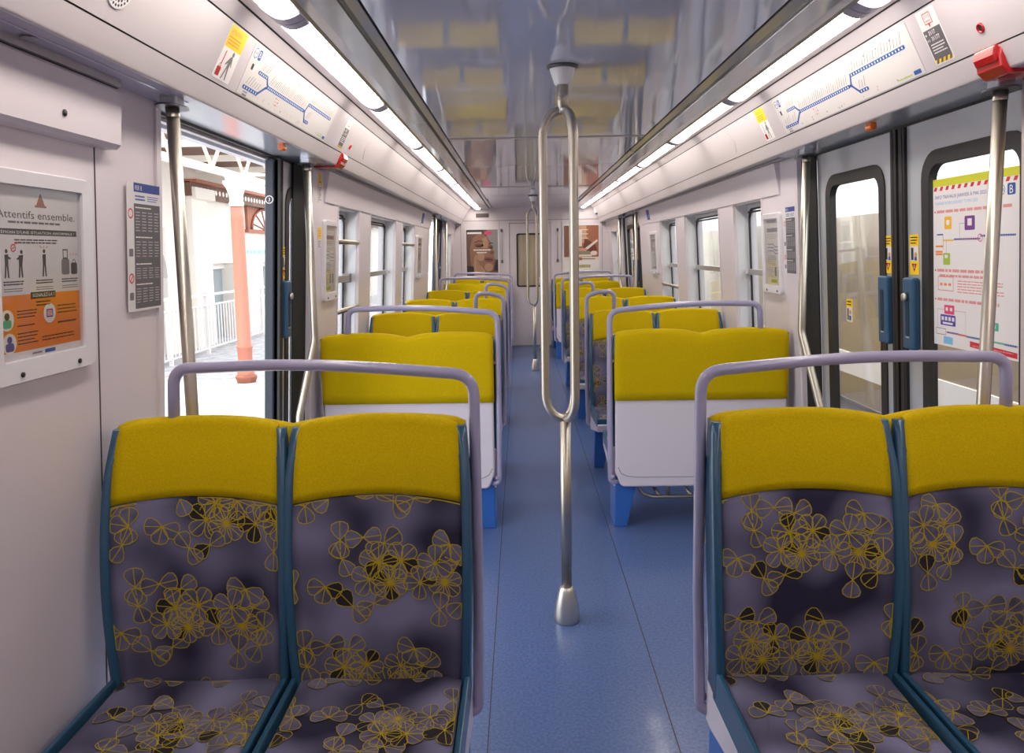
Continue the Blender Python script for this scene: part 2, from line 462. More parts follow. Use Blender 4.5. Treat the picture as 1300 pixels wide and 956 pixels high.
n=len(OX); vs=[(p[0],y,p[1]) for y in (0,.04) for p in OX]+[(p[0],y,p[1]) for y in (0,.04) for p in IX]; fs=[]
for i in range(n):
    j=(i+1)%n; fs+=[(i,j,2*n+j,2*n+i),(n+i,n+j,3*n+j,3*n+i),(i,j,n+j,n+i),(2*n+i,2*n+j,3*n+j,3*n+i)]
d.add(vs,fs,WALL); d.build('door_leaf',ed)
d=MB(); O=rrect(-.222,.978,.229,1.852,.035,5); I=rrect(-.198,1.002,.205,1.828,.025,5); n=len(O)
vs=[(p[0],y,p[1]) for y in (-.008,.01) for p in O]+[(p[0],y,p[1]) for y in (-.008,.01) for p in I]; fs=[]
for i in range(n):
    j=(i+1)%n; fs+=[(i,j,2*n+j,2*n+i),(n+i,n+j,3*n+j,3*n+i),(i,j,n+j,n+i),(2*n+i,2*n+j,3*n+j,3*n+i)]
d.add(vs,fs,DARK); d.build('gasket',ed)
BLIND=noise_var(mat('tan_blind',(176,162,134),.5),(160,146,118),(190,178,152),4,2,stretch=(6,1,.4))
d=MB(); d.box((-.205,.004,.99),(.213,.012,1.835),BLIND); d.build('blind_pane',ed)
d=MB(); d.box((.24,-.03,1.0),(.27,0,1.13),STEEL); d.build('door_handle',ed,bevel=.006)
sh=Sheet((.12,-.006+.01,1.045),(1,0,0),(0,0,1),(0,-1,0)); sh.base(rrect(0,0,.075,.085,.006),PAPER); sh.rect(.012,.015,.022,.07,REDF); sh.rect(.06,.03,.066,.06,BLUEF); sh.build('notice',ed)

# ------------------------------------------------------------------ sliding doors
def leaf(name, s, y0, y1, wy0, wy1, lead):
    """door leaf in the long wall, its window, rubber edge, blue handle; lead = side of the leading edge (+1 far, -1 near)"""
    X=1.31; root=empty(name,(s*X,(y0+y1)/2,0)); struct(root); c=(y0+y1)/2
    def fin(o): 
        for v in o.data.vertices: v.co.y-=c
        return o
    zt,zb=1.885,.62
    b=MB(); O=rrect(y0,.02,y1,1.995,.004,6); I=rrect(wy0+.012,zb+.012,wy1-.012,zt-.012,.085,6)
    ring(b,O,I,0,s*.04,DOORG); fin(b.build('door_panel',root))
    g=MB(); O=rrect(wy0,zb,wy1,zt,.10,6); I=rrect(wy0+.052,zb+.05,wy1-.05,zt-.05,.06,6); ring(g,O,I,s*-.006,s*.03,DARK); fin(g.build('gasket',root))
    p=MB(); p.box((s*.012,wy0+.03,zb+.03),(s*.018,wy1-.03,zt-.03),GLASS); fin(p.build('pane',root))
    e=MB(); ye=y1 if lead>0 else y0; e.box((s*-.012,ye-.045 if lead>0 else ye,.02),(s*.045,ye if lead>0 else ye+.045,1.995),DARK)
    e.box((s*-.014,ye-.030 if lead>0 else ye+.024,.02),(s*-.012,ye-.024 if lead>0 else ye+.030,1.995),SEAM); fin(e.build('rubber_edge',root))
    h=MB(); hc=ye-lead*.093; h.box((s*-.03,hc-.040,1.155),(s*0,hc+.040,1.43),HANDB); ho=fin(h.build('door_handle',root,bevel=.010,bseg=3))
    q=MB(); q.prism([(hc+a,1.29+bb) for a,bb in rrect(-.013,-.085,.013,.085,.012)],'x',s*-.0315,s*-.025,HANDD); q.box((s*-.0313,hc-.012,1.20),(s*-.0303,hc+.012,1.206),LGREY)
    qo=fin(q.build('finger_slot',root)); qo.parent=ho
    k=MB(); k.lathe([(0,0),(.015,0),(.017,.006),(.014,.012),(0,.013)] if s<0 else [(0,0),(.015,0),(.017,-.006),(.014,-.012),(0,-.013)],STEELB,(s*-.03,hc+.012,1.355),'x',16)
    if not (s>0 and lead<0): ko=fin(k.build('lock_knob',root)); ko.parent=ho
    # warning sticker above the handle: yellow, photo strip, yellow with red triangle
    ux=(0,-s,0); o=Vector((s*-.0005,hc-(-s)*.034-c,1.44)); st=Sheet(o,ux,(0,0,1),(-s,0,0))
    st.base(rrect(0,0,.068,.152,.004),YSTK)
    st.rect(.004,.052,.064,.108,PAPERG); st.rect(.012,.056,.030,.102,BLACKF,2); st.disc(.045,.075,.010,mat('print_skin',(210,150,110)),2); st.rect(.036,.054,.054,.068,BLUEF,2)
    st.lines(.008,.114,.060,.146,3,BLACKF,2,.4,3)
    st.poly([(.016,.042),(.052,.042),(.034,.010)],RED,2); st.rect(.032,.024,.036,.038,PAPER,3)
    st.build('warning_sticker',root)
    return root
def low_sticker(root, s, y, z):
    c=root.location.y; st=Sheet((s*.0105,y+s*.03-c,z),(0,-s,0),(0,0,1),(-s,0,0)); st.base(rrect(0,0,.062,.105,.004),YSTK)
    st.rect(.003,.003,.059,.068,PAPERG); st.rect(.01,.008,.024,.062,BLACKF,2); st.disc(.040,.045,.011,mat('print_skin',(210,150,110)),2); st.rect(.03,.008,.05,.03,BLUEF,2); st.lines(.008,.074,.054,.1,2,BLACKF,2,.4,5)
    st.build('low_warning_sticker',root)
for k,dy in enumerate((0,6.9)):
    A=leaf('door_%d'%(2+4*k),1,3.04+dy,3.85+dy,3.15+dy,3.75+dy,-1); low_sticker(A,1,3.54+dy,1.205)
    Bq=leaf('door_%d'%(3+4*k),1,2.21+dy,3.02+dy,2.255+dy,2.865+dy,1)
    Lq=leaf('door_%d'%(4+4*k),-1,3.60+dy,4.41+dy,3.71+dy,4.34+dy,-1)
    # broad dark leading edge of the open leaf
    gm=MB(); c=Lq.location.y; gm.prism(rrect(-.058,3.588+dy-c,-.012,3.63+dy-c,.008,3),'z',.02,1.995,mat('edge_slate',(34,40,54),.4)); gm.build('leading_edge',Lq)
    st=Sheet((-.055,3.588+dy-c,1.79),(1,0,0),(0,0,1),(0,-1,0)); st.ring(.02,.02,.017,.004,PAPER,1); st.text('3',.02,.012,.016,PAPER,1,align='c'); st.build('door_mark',Lq)
    for s,nm in SIDES:
        t=MB(); yn=(2.36 if s<0 else 2.25)+dy; ax=lambda x:s*x
        t.box((s*1.296,3.84+dy if s>0 else 3.80+dy,0),(s*1.302,4.04+dy,2.0),POCKET)  # near-black sheet across the door pocket gap; its darkness is in the colour
        t.box((s*1.352,yn,1.990),(s*1.375,4.05+dy,2.02),TRIMG); t.box((s*1.333,yn,2.002),(s*1.348,4.05+dy,2.018),DARK)
        t.box((s*1.30,yn-.005,0),(s*1.41,yn+.01,2.0),DARK if s>0 else TRIMG)
        t.box((s*1.28,yn,-.01),(s*1.46,4.05+dy,.004),ALU)
        tn+=1; struct(t.build('trim_%d'%tn),'dark frame, painted dark pocket gap and sill of the %s doorway'%nm)
# ------------------------------------------------------------------ benches
SW=.222          # half width of one upholstered back
def hw(z):       # half width of the upholstery at height z
    t=(z-.42)/.72
    return .212+.010*math.sin(PI*min(max(t,0),1))-.004*max(0,t-.8)*5*.6
def yf(x,z):     # front face of the back (sitter is towards -y)
    t=(z-.42)/.72
    lean=.085*t*t-.02*math.sin(PI*t*.9)+.012*t
    return lean-.022*min(1.2,(x/.21)**2)*(1-.3*t)
def ztop(x): return 1.124-.018*(x/.22)**2-.010*max(0,abs(x)-.18)/.04
def zbnd(x): return .922-.018*(x/.21)**2

def front_surface(cx,x,z,off=0): return (cx+x,yf(x,z)-off,z)

# one printed motif: (dx, dz, petals, turn, span)
MOTIF=[(-.16,.165,2,80),(-.155,.115,2,100),(-.10,.17,2,0),(-.045,.155,2,200),(.13,.155,3,150),
 (-.06,.105,5,10),(0,.11,5,40),(-.03,.05,6,20),(-.085,.06,4,60),(.05,.052,4,15),(.09,.105,4,70),(.115,.055,6,5),(.15,.105,3,30),(.175,.05,3,80),(.16,.002,2,220),(-.075,-.005,2,20),(-.13,-.012,2,120),
 (-.20,.045,3,170),(.10,-.018,2,260)]
def petals(mb,cx,zlo,zhi_f,ox,oz,seed,surf=front_surface,wx=None,full=True):
    r=random.Random(seed)
    cl=lambda x,z:(max(-hw(z)+.002 if wx is None else -wx,min(hw(z)-.002 if wx is None else wx,x)),max(zlo,min(zhi_f(x),z)))
    layer=0
    for row,(rz,rx) in enumerate(((.585,0.),(.86,.11),(.30,-.10))):
        for (dx,dz,n,rot) in MOTIF:
            x0=((dx+rx+ox+.23)%.46)-.23; z0=rz+dz+oz-.06
            if z0<zlo-.05 or z0>zhi_f(0)+.05: continue
            layer+=1; L=.044+.008*r.random(); rot=rot+r.random()*20
            for k in range(n):
                a=math.radians(rot+k*(180 if n==2 else 360/max(n,4.5))); W=.5 if n<4 else .42
                pts=[]
                for (tt,ww) in ((.0,0),(.30,.62),(.62,.98),(.86,.85),(.98,.40),(1.0,0),(.98,-.40),(.86,-.85),(.62,-.98),(.30,-.62)):
                    px,pz=tt*L,ww*W*L
                    pts.append(cl(x0+px*math.cos(a)-pz*math.sin(a),z0+px*math.sin(a)+pz*math.cos(a)))
                if max(p[0] for p in pts)-min(p[0] for p in pts)<.006 or max(p[1] for p in pts)-min(p[1] for p in pts)<.006: continue
                o=.0012+.00012*(layer%12)+.00002*k
                mt=PETD if r.random()<.11 else PETL
                if full or r.random()<.9: mb.add([surf(cx,p[0],p[1],o) for p in pts],[tuple(range(len(pts)))],mt)
                w=.0022 if full else .0016
                segs=[(pts[i],pts[(i+1)%len(pts)]) for i in range(len(pts))]+[(pts[0],pts[5])]
                for p,q in segs:
                    d0,d1=q[0]-p[0],q[1]-p[1]; d=math.hypot(d0,d1)
                    if d<.002: continue
                    nx,nz=-d1/d*w/2,d0/d*w/2
                    if (abs(p[0]-q[0])<1e-5 and abs(abs(p[0])-hw(p[1]))<.003): continue
                    mb.add([surf(cx,p[0]+nx,p[1]+nz,o+.0004),surf(cx,p[0]-nx,p[1]-nz,o+.0004),surf(cx,q[0]-nx,q[1]-nz,o+.0004),surf(cx,q[0]+nx,q[1]+nz,o+.0004)],[(0,1,2,3)],PETO)

_cache={}
def reuse(key, fn, name, parent):
    """first call builds the mesh object, later calls link a copy that shares its data"""
    if key in _cache:
        o=_cache[key].copy(); COL.objects.link(o); o.parent=parent; return o
    o=fn(name,parent); _cache[key]=o; return o

def back_fabric(cx,seed,ox,oz,full):
    def fn(name,parent):
        mb=MB(); nx,nz=18,22; G=[]
        for i in range(nz+1):
            row=[]
            for j in range(nx+1):
                u=-1+2*j/nx; zb=zbnd(u*.21); z=.385+(zb-.385)*i/nz; row.append(front_surface(cx,u*hw(z),z))
            G.append(row)
        mb.grid(G,FAB)
        # sides and bottom give the pad its thickness
        T=.035
        for side in (0,-1): mb.grid([[r[side] for r in G],[(r[side][0],r[side][1]+T,r[side][2]) for r in G]],FAB)
        mb.grid([G[0],[(p[0],p[1]+T,p[2]) for p in G[0]]],FAB); mb.grid([G[-1],[(p[0],p[1]+T,p[2]) for p in G[-1]]],FAB)
        o=mb.build(name,parent)
        return o
    return fn
def back_print(cx,seed,ox,oz,full):
    def fn(name,parent):
        mb=MB(); petals(mb,cx,.392,lambda x:zbnd(x)-.004,ox,oz,seed,full=full); return mb.build(name,parent,recalc=False)
    return fn
def headrest(cx):
    def fn(name,parent):
        mb=MB(); nx=18; G=[]
        for j in range(nx+1):
            u=-1+2*j/nx; col=[]
            zb=zbnd(u*.21)
            for i in range(9):
                z=zb+(ztop(u*.21)-.022-zb)*i/8; col.append((cx+u*hw(z),yf(u*hw(z),z)-.003-.004*math.sin(PI*i/8),z))
            zt=ztop(u*.21); y0=col[-1][1]; x=cx+u*hw(zt)*.992; r=.024
            for k in range(1,7):
                a=PI-k*PI/6; col.append((x,y0+r+r*math.cos(a),zt-.022+.022*math.sin(a)))
            col.append((x,y0+2*r,zb))
            G.append(col)
        mb.grid(G,YELL); 
        for side in (0,-1): mb.add(G[side],[tuple(range(len(G[side])))],YELL)
        mb.grid([[g[0] for g in G],[g[-1] for g in G]],YELL)
        return mb.build(name,parent)
    return fn
def shell(cx):
    def fn(name,parent):
        mb=MB()
        for sd in (-1,1):
            R=[]
            for i in range(25):
                z=.37+(1.094-.37)*i/24; w=hw(z); k=max(0,(z-.956)/.138); fl=.019*k*k
                xi=w-.001-fl; xo=w+.021+(.004 if z<.9 else .004*(1-k)); y=yf(w,z)
                yb=y+.085-.02*k
                f=-.012+.012*k
                R.append([(cx+sd*xi,y+.004,z),(cx+sd*(xi+.004),y+f,z),(cx+sd*(xo-.006),y+f-.001,z),(cx+sd*xo,y+f+.010,z),(cx+sd*(xo-.003),yb,z),(cx+sd*xi,yb,z)])
            vs=[p for r in R for p in r]; fs=[]
            for i in range(24):
                for j in range(6):
                    j2=(j+1)%6; fs.append((i*6+j,i*6+j2,(i+1)*6+j2,(i+1)*6+j))
            mb.add(vs,fs,TEAL,True); mb.add(R[0],[tuple(range(6))],TEAL); mb.add(R[-1],[tuple(range(6))],TEAL)
        # carrying panel behind the upholstery
        G=[[(cx+u*(hw(z)+.004),yf(u*hw(z),z)+.034,z) for u in (-1,-.5,0,.5,1)] for z in [.37+.045*i for i in range(17)]]
        mb.grid(G,TEAL); mb.grid([[(p[0],p[1]+.012,p[2]) for p in r] for r in G],TEAL)
        return mb.build(name,parent)
    return fn
def cushion(cx,seed):
    def fn(name,parent):
        mb=MB(); nx,ny=12,12; G=[]
        for i in range(ny+1):
            t=i/ny; row=[]
            for j in range(nx+1):
                u=-1+2*j/nx; x=u*.214; y=-.012-.43*t
                z=.438-.012*(1-u*u)-.006*math.sin(PI*t)-.028*max(0,(t-.8)/.2)**2-.010*max(0,abs(u)-.85)/.15
                row.append((cx+x,y,z))
            G.append(row)
        mb.grid(G,FAB)
        for side in (0,-1): mb.grid([[r[side] for r in G],[(r[side][0],r[side][1],.41) for r in G]],FAB)
        for rr in (G[0],G[-1]): mb.grid([rr,[(p[0],p[1],.41) for p in rr]],FAB)
        def surf(c,x,z,off):  # print laid on the cushion: z runs along the depth
            t=(z-.40)/.43; u=max(-1,min(1,x/.214))
            return (c+x,-.012-.43*t,.4395-.012*(1-u*u)-.006*math.sin(PI*t)-.028*max(0,(t-.8)/.2)**2-.010*max(0,abs(u)-.85)/.15+off)
        petals(mb,cx,.41,lambda x:.80,.05*seed,.0,seed+40,surf,wx=.210,full=False)
        return mb.build(name,parent,recalc=False)
    return fn
def cushion_shell(cx):
    def fn(name,parent):
        mb=MB(); mb.prism([(.01,.445),(.01,.35),(-.42,.365),(-.452,.39),(-.452,.425),(-.445,.428),(-.435,.414),(0,.414)],'x',cx-.231,cx+.231,TEAL)
        mb.prism([(.01,.35),(.01,.444),(-.40,.444),(-.44,.428),(-.45,.40),(-.42,.365)],'x',cx-.235,cx-.221,TEAL); mb.prism([(.01,.35),(.01,.444),(-.40,.444),(-.44,.428),(-.45,.40),(-.42,.365)],'x',cx+.221,cx+.235,TEAL)
        return mb.build(name,parent,bevel=.003)
    return fn
YB=.128
def back_cover(name,parent):
    """yellow cover over the backs seen from behind: one piece with a shallow dip in the middle"""
    mb=MB(); nx=40; G=[]
    for j in range(nx+1):
        X=-.470+.940*j/nx; xx=(X+.235 if X<0 else X-.235); zt=1.124-(.026 if (X<0)==(xx>0) else .014)*min(1,(abs(xx)/.235))**2.2
        if abs(abs(X)-.470)<.03: zt-=.010*(1-(.470-abs(X))/.03)
        e=min(1,(.470-abs(X))/.02); yb=YB+.004+.006*e
        col=[(X,YB-.05,zt-.10),(X,YB-.05,zt-.016),(X,YB-.044,zt-.006),(X,YB-.032,zt),(X,YB-.018,zt-.001),(X,yb-.010,zt-.008),(X,yb,zt-.028)]
        for i in range(1,8):
            z=zt-.028+(.735-(zt-.028))*i/7; col.append((X,yb+.004*math.sin(PI*i/7),z))
        col+= [(X,YB-.004,.732)]
        G.append(col)
    mb.grid(G,YELL)
    for sd in (0,-1): mb.add(G[sd],[tuple(range(len(G[sd])))],YELL)
    o=mb.build(name,parent)
    return o
def back_panel(name,parent):
    mb=MB(); O=[(-.466,.76),(-.466,.33),(-.440,.262),(-.425,.245),(.425,.245),(.440,.262),(.466,.33),(.466,.76)]
    mb.prism([(x,z) for x,z in O],'y',YB-.035,YB,SHELLW)
    o=mb.build(name,parent,bevel=.012,bseg=3)
    cr=MB(); P=[(-.452,.36),(-.435,.325),(-.40,.308),(-.34,.302),(.34,.302),(.40,.308),(.435,.325),(.452,.36)]
    cr.tube([(x,YB+.0002,z) for x,z in P],.0018,GREYF,6); c=cr.build('panel_groove',o)
    return o
def seat_pan(name,parent):
    mb=MB()
    mb.prism([(YB-.04,.24),(YB-.04,.46),(.03,.46),(.0,.352),(-.40,.365),(-.452,.392),(-.46,.385),(-.44,.335),(-.20,.290),(.04,.24)],'x',-.474,.474,SHELLW)
    return mb.build(name,parent,bevel=.008)
def bench_leg(a):
    def fn(name,parent):
        mb=MB(); s=a
        prof_t=[(s*.335,-.17),(s*.462,-.17),(s*.462,YB-.03),(s*.335,YB-.03)]; prof_b=[(s*.395,-.13),(s*.466,-.13),(s*.466,YB-.05),(s*.395,YB-.05)]
        vs=[(x,y,.30) for x,y in prof_t]+[(x,y,0) for x,y in prof_b]
        mb.add(vs,[(0,1,2,3),(7,6,5,4),(0,4,5,1),(1,5,6,2),(2,6,7,3),(3,7,4,0)],BLUEL)
        return mb.build(name,parent,bevel=.005)
    return fn
def foot_tubes(a):
    def fn(name,parent):
        mb=MB(); s=a
        mb.tube(fillet([(s*.36,-.02,.30),(s*.30,.00,.17),(s*.24,.02,.155),(s*-.44,.02,.155)],.05),.011,STEEL)
        for x in (.20,.02,-.2): mb.tube(fillet([(s*(x+.035),-.12,.29),(s*(x+.03),-.06,.20),(s*x,.02,.155)],.05),.010,STEEL); mb.tube([(s*(x-.045),.02,.30),(s*(x-.045),.02,.155)],.010,STEEL)
        return mb.build(name,parent)
    return fn
def rail(a,kind):
    def fn(name,parent):
        mb=MB(); s=a; y=.104
        if kind=='full':
            P=[(.440,y-.02,.268),(.495,y,1.19)]
            c=[]
            for i in range(13):
                x=.435-(.435+.275)*i/12; t=i/12; c.append((x,y,1.228+.040*math.sin(PI*(.08+.62*t))-.010+.0*t))
            P=fillet([P[0],(.489,y-.01,.268),(.495,y,.62),(.495,y,c[0][2]-.004),c[2]],.065,7)[:-1]+[Vector(q) for q in c[2:11]]
            e=c[10]; P=P+fillet([c[10],(-.315,y,e[2]-.004),(-.325,y+.0,1.06)],.05,7)[1:]
        else:
            P=fillet([(.440,y-.02,.268),(.489,y-.01,.268),(.495,y,.62),(.495,y,1.225),(.40,y,1.252),(.295,y,1.255),(.290,y+.02,1.06)],.05,7)
        mb.tube([(s*p[0],p[1],p[2]) for p in P],.0155,RAILM,16)
        mb.tube([(s*.47,y,.30),(s*.49,y,.30)],.012,RAILM); mb.tube([(s*.462,y,.95),(s*.495,y,.95)],.009,RAILM)
        return mb.build(name,parent)
    return fn

def bench(loc, hand, facing, kind, offs, full, label, group):
    """two-seat bench; hand=+1: aisle on local +x; facing 0 = towards the camera, 1 = away"""
    r=empty('double_seat',loc,PI if facing else 0); tag(r,label,'seat',group)
    for q,cx in enumerate((-.2405,.2405)):
        key=offs[q]
        f=reuse(('fab',cx),back_fabric(cx,1,0,0,full),'backrest',r)
        pr=reuse(('pr',cx,key,full),back_print(cx,int(key[0]*1000)+q,key[0],key[1],full),'flower_print',f); pr.parent=f
        reuse(('hd',cx),headrest(cx),'headrest',r)['label']='yellow plush headrest'
        reuse(('sh',cx),shell(cx),'seat_frame',r)['label']='teal moulded seat frame'
        c=reuse(('cu',cx),cushion(cx,q+1),'seat_cushion',r)
        reuse(('cs',cx),cushion_shell(cx),'cushion_tray',r)
    if ('bc',) not in _cache: _cache[('bc',)]=back_cover('back_cover',r)
    else: o=_cache[('bc',)].copy(); COL.objects.link(o); o.parent=r
    if ('bp',) not in _cache: _cache[('bp',)]=back_panel('back_panel',r)
    else: copy_tree(_cache[('bp',)],r)
    reuse(('pan',),seat_pan,'seat_pan',r)
    reuse(('leg',hand),bench_leg(hand),'leg',r)['label']='blue tapered leg'
    reuse(('ft',hand),foot_tubes(hand),'foot_tubes',r)
    if kind: reuse(('rail',hand,kind),rail(hand,kind),'handrail',r)['label']='lavender painted handrail'
    return r
BX=.800
ROWS=[(1.93,0,'full','closest to the camera'),(4.115,1,'full',''),(5.50,0,'half',''),(7.12,0,'half',''),(8.86,0,'full',''),(10.97,1,'full',''),(12.42,0,None,'')]
LBL={0:'foreground two-seat bench with yellow headrests and flowered backs, beside the {} wall',
 1:'two-seat bench showing a white back and yellow cover, beyond the near {} doorway',
 2:'two-seat bench with short handrail, second of the {} row from the camera doorway',
 3:'two-seat bench with short handrail, third of the {} row, between the windows',
 4:'two-seat bench with full-width handrail, just before the far {} doorway',
 5:'distant two-seat bench showing a white back and yellow cover beyond the far {} doorway',
 6:'rearmost two-seat bench against the end wall under the {} poster'}
GRP={0:'foreground benches',1:'white backed benches by the near doorways',2:'benches with short handrails',3:'benches with short handrails',4:'benches before the far doorways',5:'white backed benches by the far doorways',6:'benches by the end wall'}
for i,(y,fc,kind,_) in enumerate(ROWS):
    for s,nm in SIDES:
        hand=(-s)*( -1 if fc else 1)
        yy=y+YB+.012 if fc else y
        if i==0: offs=((0.,.0),(.06,.115)) if s<0 else ((.02,.24-.06),(.19,.20))
        else: offs=((.1,.05),(.17,.12))
        bench((s*BX,yy,0),hand,fc,kind,offs,True,LBL[i].format(nm),GRP[i])

# ------------------------------------------------------------------ poles
def centre_pole(y,label):
    r=empty('grab_pole',(0,y,0)); tag(r,label,'pole','three-branched poles in the vestibules')
    m=MB(); m.lathe([(0,0),(.052,0),(.054,.004),(.053,.03),(.049,.07),(.040,.11),(.033,.135),(.027,.147),(.022,.150),(0,.150)],STEELB); m.build('floor_cup',r)
    m=MB(); m.tube([(0,0,.14),(0,0,.86)],.0225,STEEL,20); m.build('shaft',r)
    m=MB(); m.tube([(0,0,2.085),(0,0,2.205)],.0225,STEEL,20); m.build('upper_shaft',r)
    for a in (180,58,-62):
        R=.080; c,sn=math.cos(math.radians(a)),math.sin(math.radians(a)); h=.105
        P=[(R*math.sin(PI/2*t/8),0,.868+h-h*math.cos(PI/2*t/8)) for t in range(9)]+[(R*math.cos(PI/2*t/8),0,2.100-h+h*math.sin(PI/2*t/8)) for t in range(9)]
        P=[(p[0]*c,p[0]*sn,p[2]) for p in P]
        m=MB(); m.tube(P,.0170,STEEL,16); m.build('branch',r)
    m=MB(); m.lathe([(0,.0),(.011,0),(.011,-.02),(0,-.022)],STEELB,(0,-.020,2.098),'y',12); m.build('pin',r)
    m=MB(); m.lathe([(0,2.194),(.029,2.194),(.032,2.199),(.050,2.250),(.051,2.256),(0,2.256)],CAPW); m.build('ceiling_cap',r)
    m=MB(); m.lathe([(.046,2.254),(.060,2.255),(.062,2.260),(.062,ZC),(0,ZC)],POLEFL); m.build('cap_ring',r)
    return r
centre_pole(3.085,'tall steel pole splitting into three branches in the middle of the near vestibule')
centre_pole(9.98,'distant steel pole splitting into three branches in the far vestibule before the end door')
def door_pole(x,y,s,out,label,grp,zb=1.14):
    """out: +1 bottom bends towards +y, -1 towards -y"""
    r=empty('door_pole',(x,y,0)); tag(r,label,'pole',grp)
    m=MB(); m.tube(fillet([(0,0,1.985),(0,0,zb),(s*.055,out*.13,zb-.36),(s*.06,out*.14,.0)],.12,7),.0185,STEEL,18); m.build('shaft',r)
    m=MB()
    prof=[(.042*math.cos(2*PI*k/20)*1.0,.064*math.sin(2*PI*k/20)) for k in range(20)]
    m.prism(prof,'z',1.982,1.987,POLEFL); m.lathe([(.0195,1.955),(.0195,1.983),(0,1.983)],STEEL); m.build('flange',r)
    m=MB(); m.prism(rrect(-.026,-.028,.026,.028,.008),'z',1.987,2.013,SOFFM); m.build('mount_block',r)
for dy,w in ((0,'near'),(6.9,'far')):
    for s,nm in SIDES:
        door_pole(s*(1.18 if s<0 else 1.195),(2.28 if s<0 else 2.255)+dy,s,1,'straight steel pole at the camera-side edge of the %s %s doorway'%(w,nm),'steel poles beside the doorways',.92)
        door_pole(s*1.195,3.74+dy,s,-1,'bent steel pole at the remote edge of the %s %s doorway'%(w,nm),'steel poles beside the doorways')

# ------------------------------------------------------------------ lamps along both coves
LY=[-1.7,-.42,.97,2.36,3.75,5.14,6.52,7.88,9.25,10.62,11.98,12.58]
ORD=['first','second','third','fourth','fifth','sixth','seventh','eighth','ninth','tenth']
for s,nm in SIDES:
    for i in range(len(LY)-1):
        a,b=LY[i]+.052,LY[i+1]-.052
        k=i-1
        lab=('lit ceiling lamp of the %s row, %s segment counted from the camera'%(nm,ORD[k])) if k>=0 else 'lit ceiling lamp of the %s row, just behind the camera'%nm
        r=empty('ceiling_lamp',(s*.865,(a+b)/2,2.25)); tag(r,lab,'lamp','%s row of ceiling lamps'%nm)
        c=(a+b)/2; m=MB(); G=[]
        for t in range(9):
            u=t/8; G.append([(s*(.806+.114*u-.865),q-c,2.254+.018*u-.016*math.sin(PI*u)-2.25) for q in (a,b)])
        m.grid(G,LAMP); m.add([G[0][0],G[0][1],G[-1][1],G[-1][0]],[(0,1,2,3)],LAMP)
        for e in (0,1): m.add([g[e] for g in G],[tuple(range(9))],LAMP)
        m.build('diffuser',r)
        for (p,q) in ((a-.049,a-.001),(b+.001,b+.049)):
            m=MB(); m.prism([(s*(.804+.118*t/8-.865),-.004+.022*t/8-.026*math.sin(PI*t/8)) for t in range(9)]+[(s*.057,.03),(s*-.061,.02)],'y',p-c,q-c,CAPV); m.build('end_cap',r)
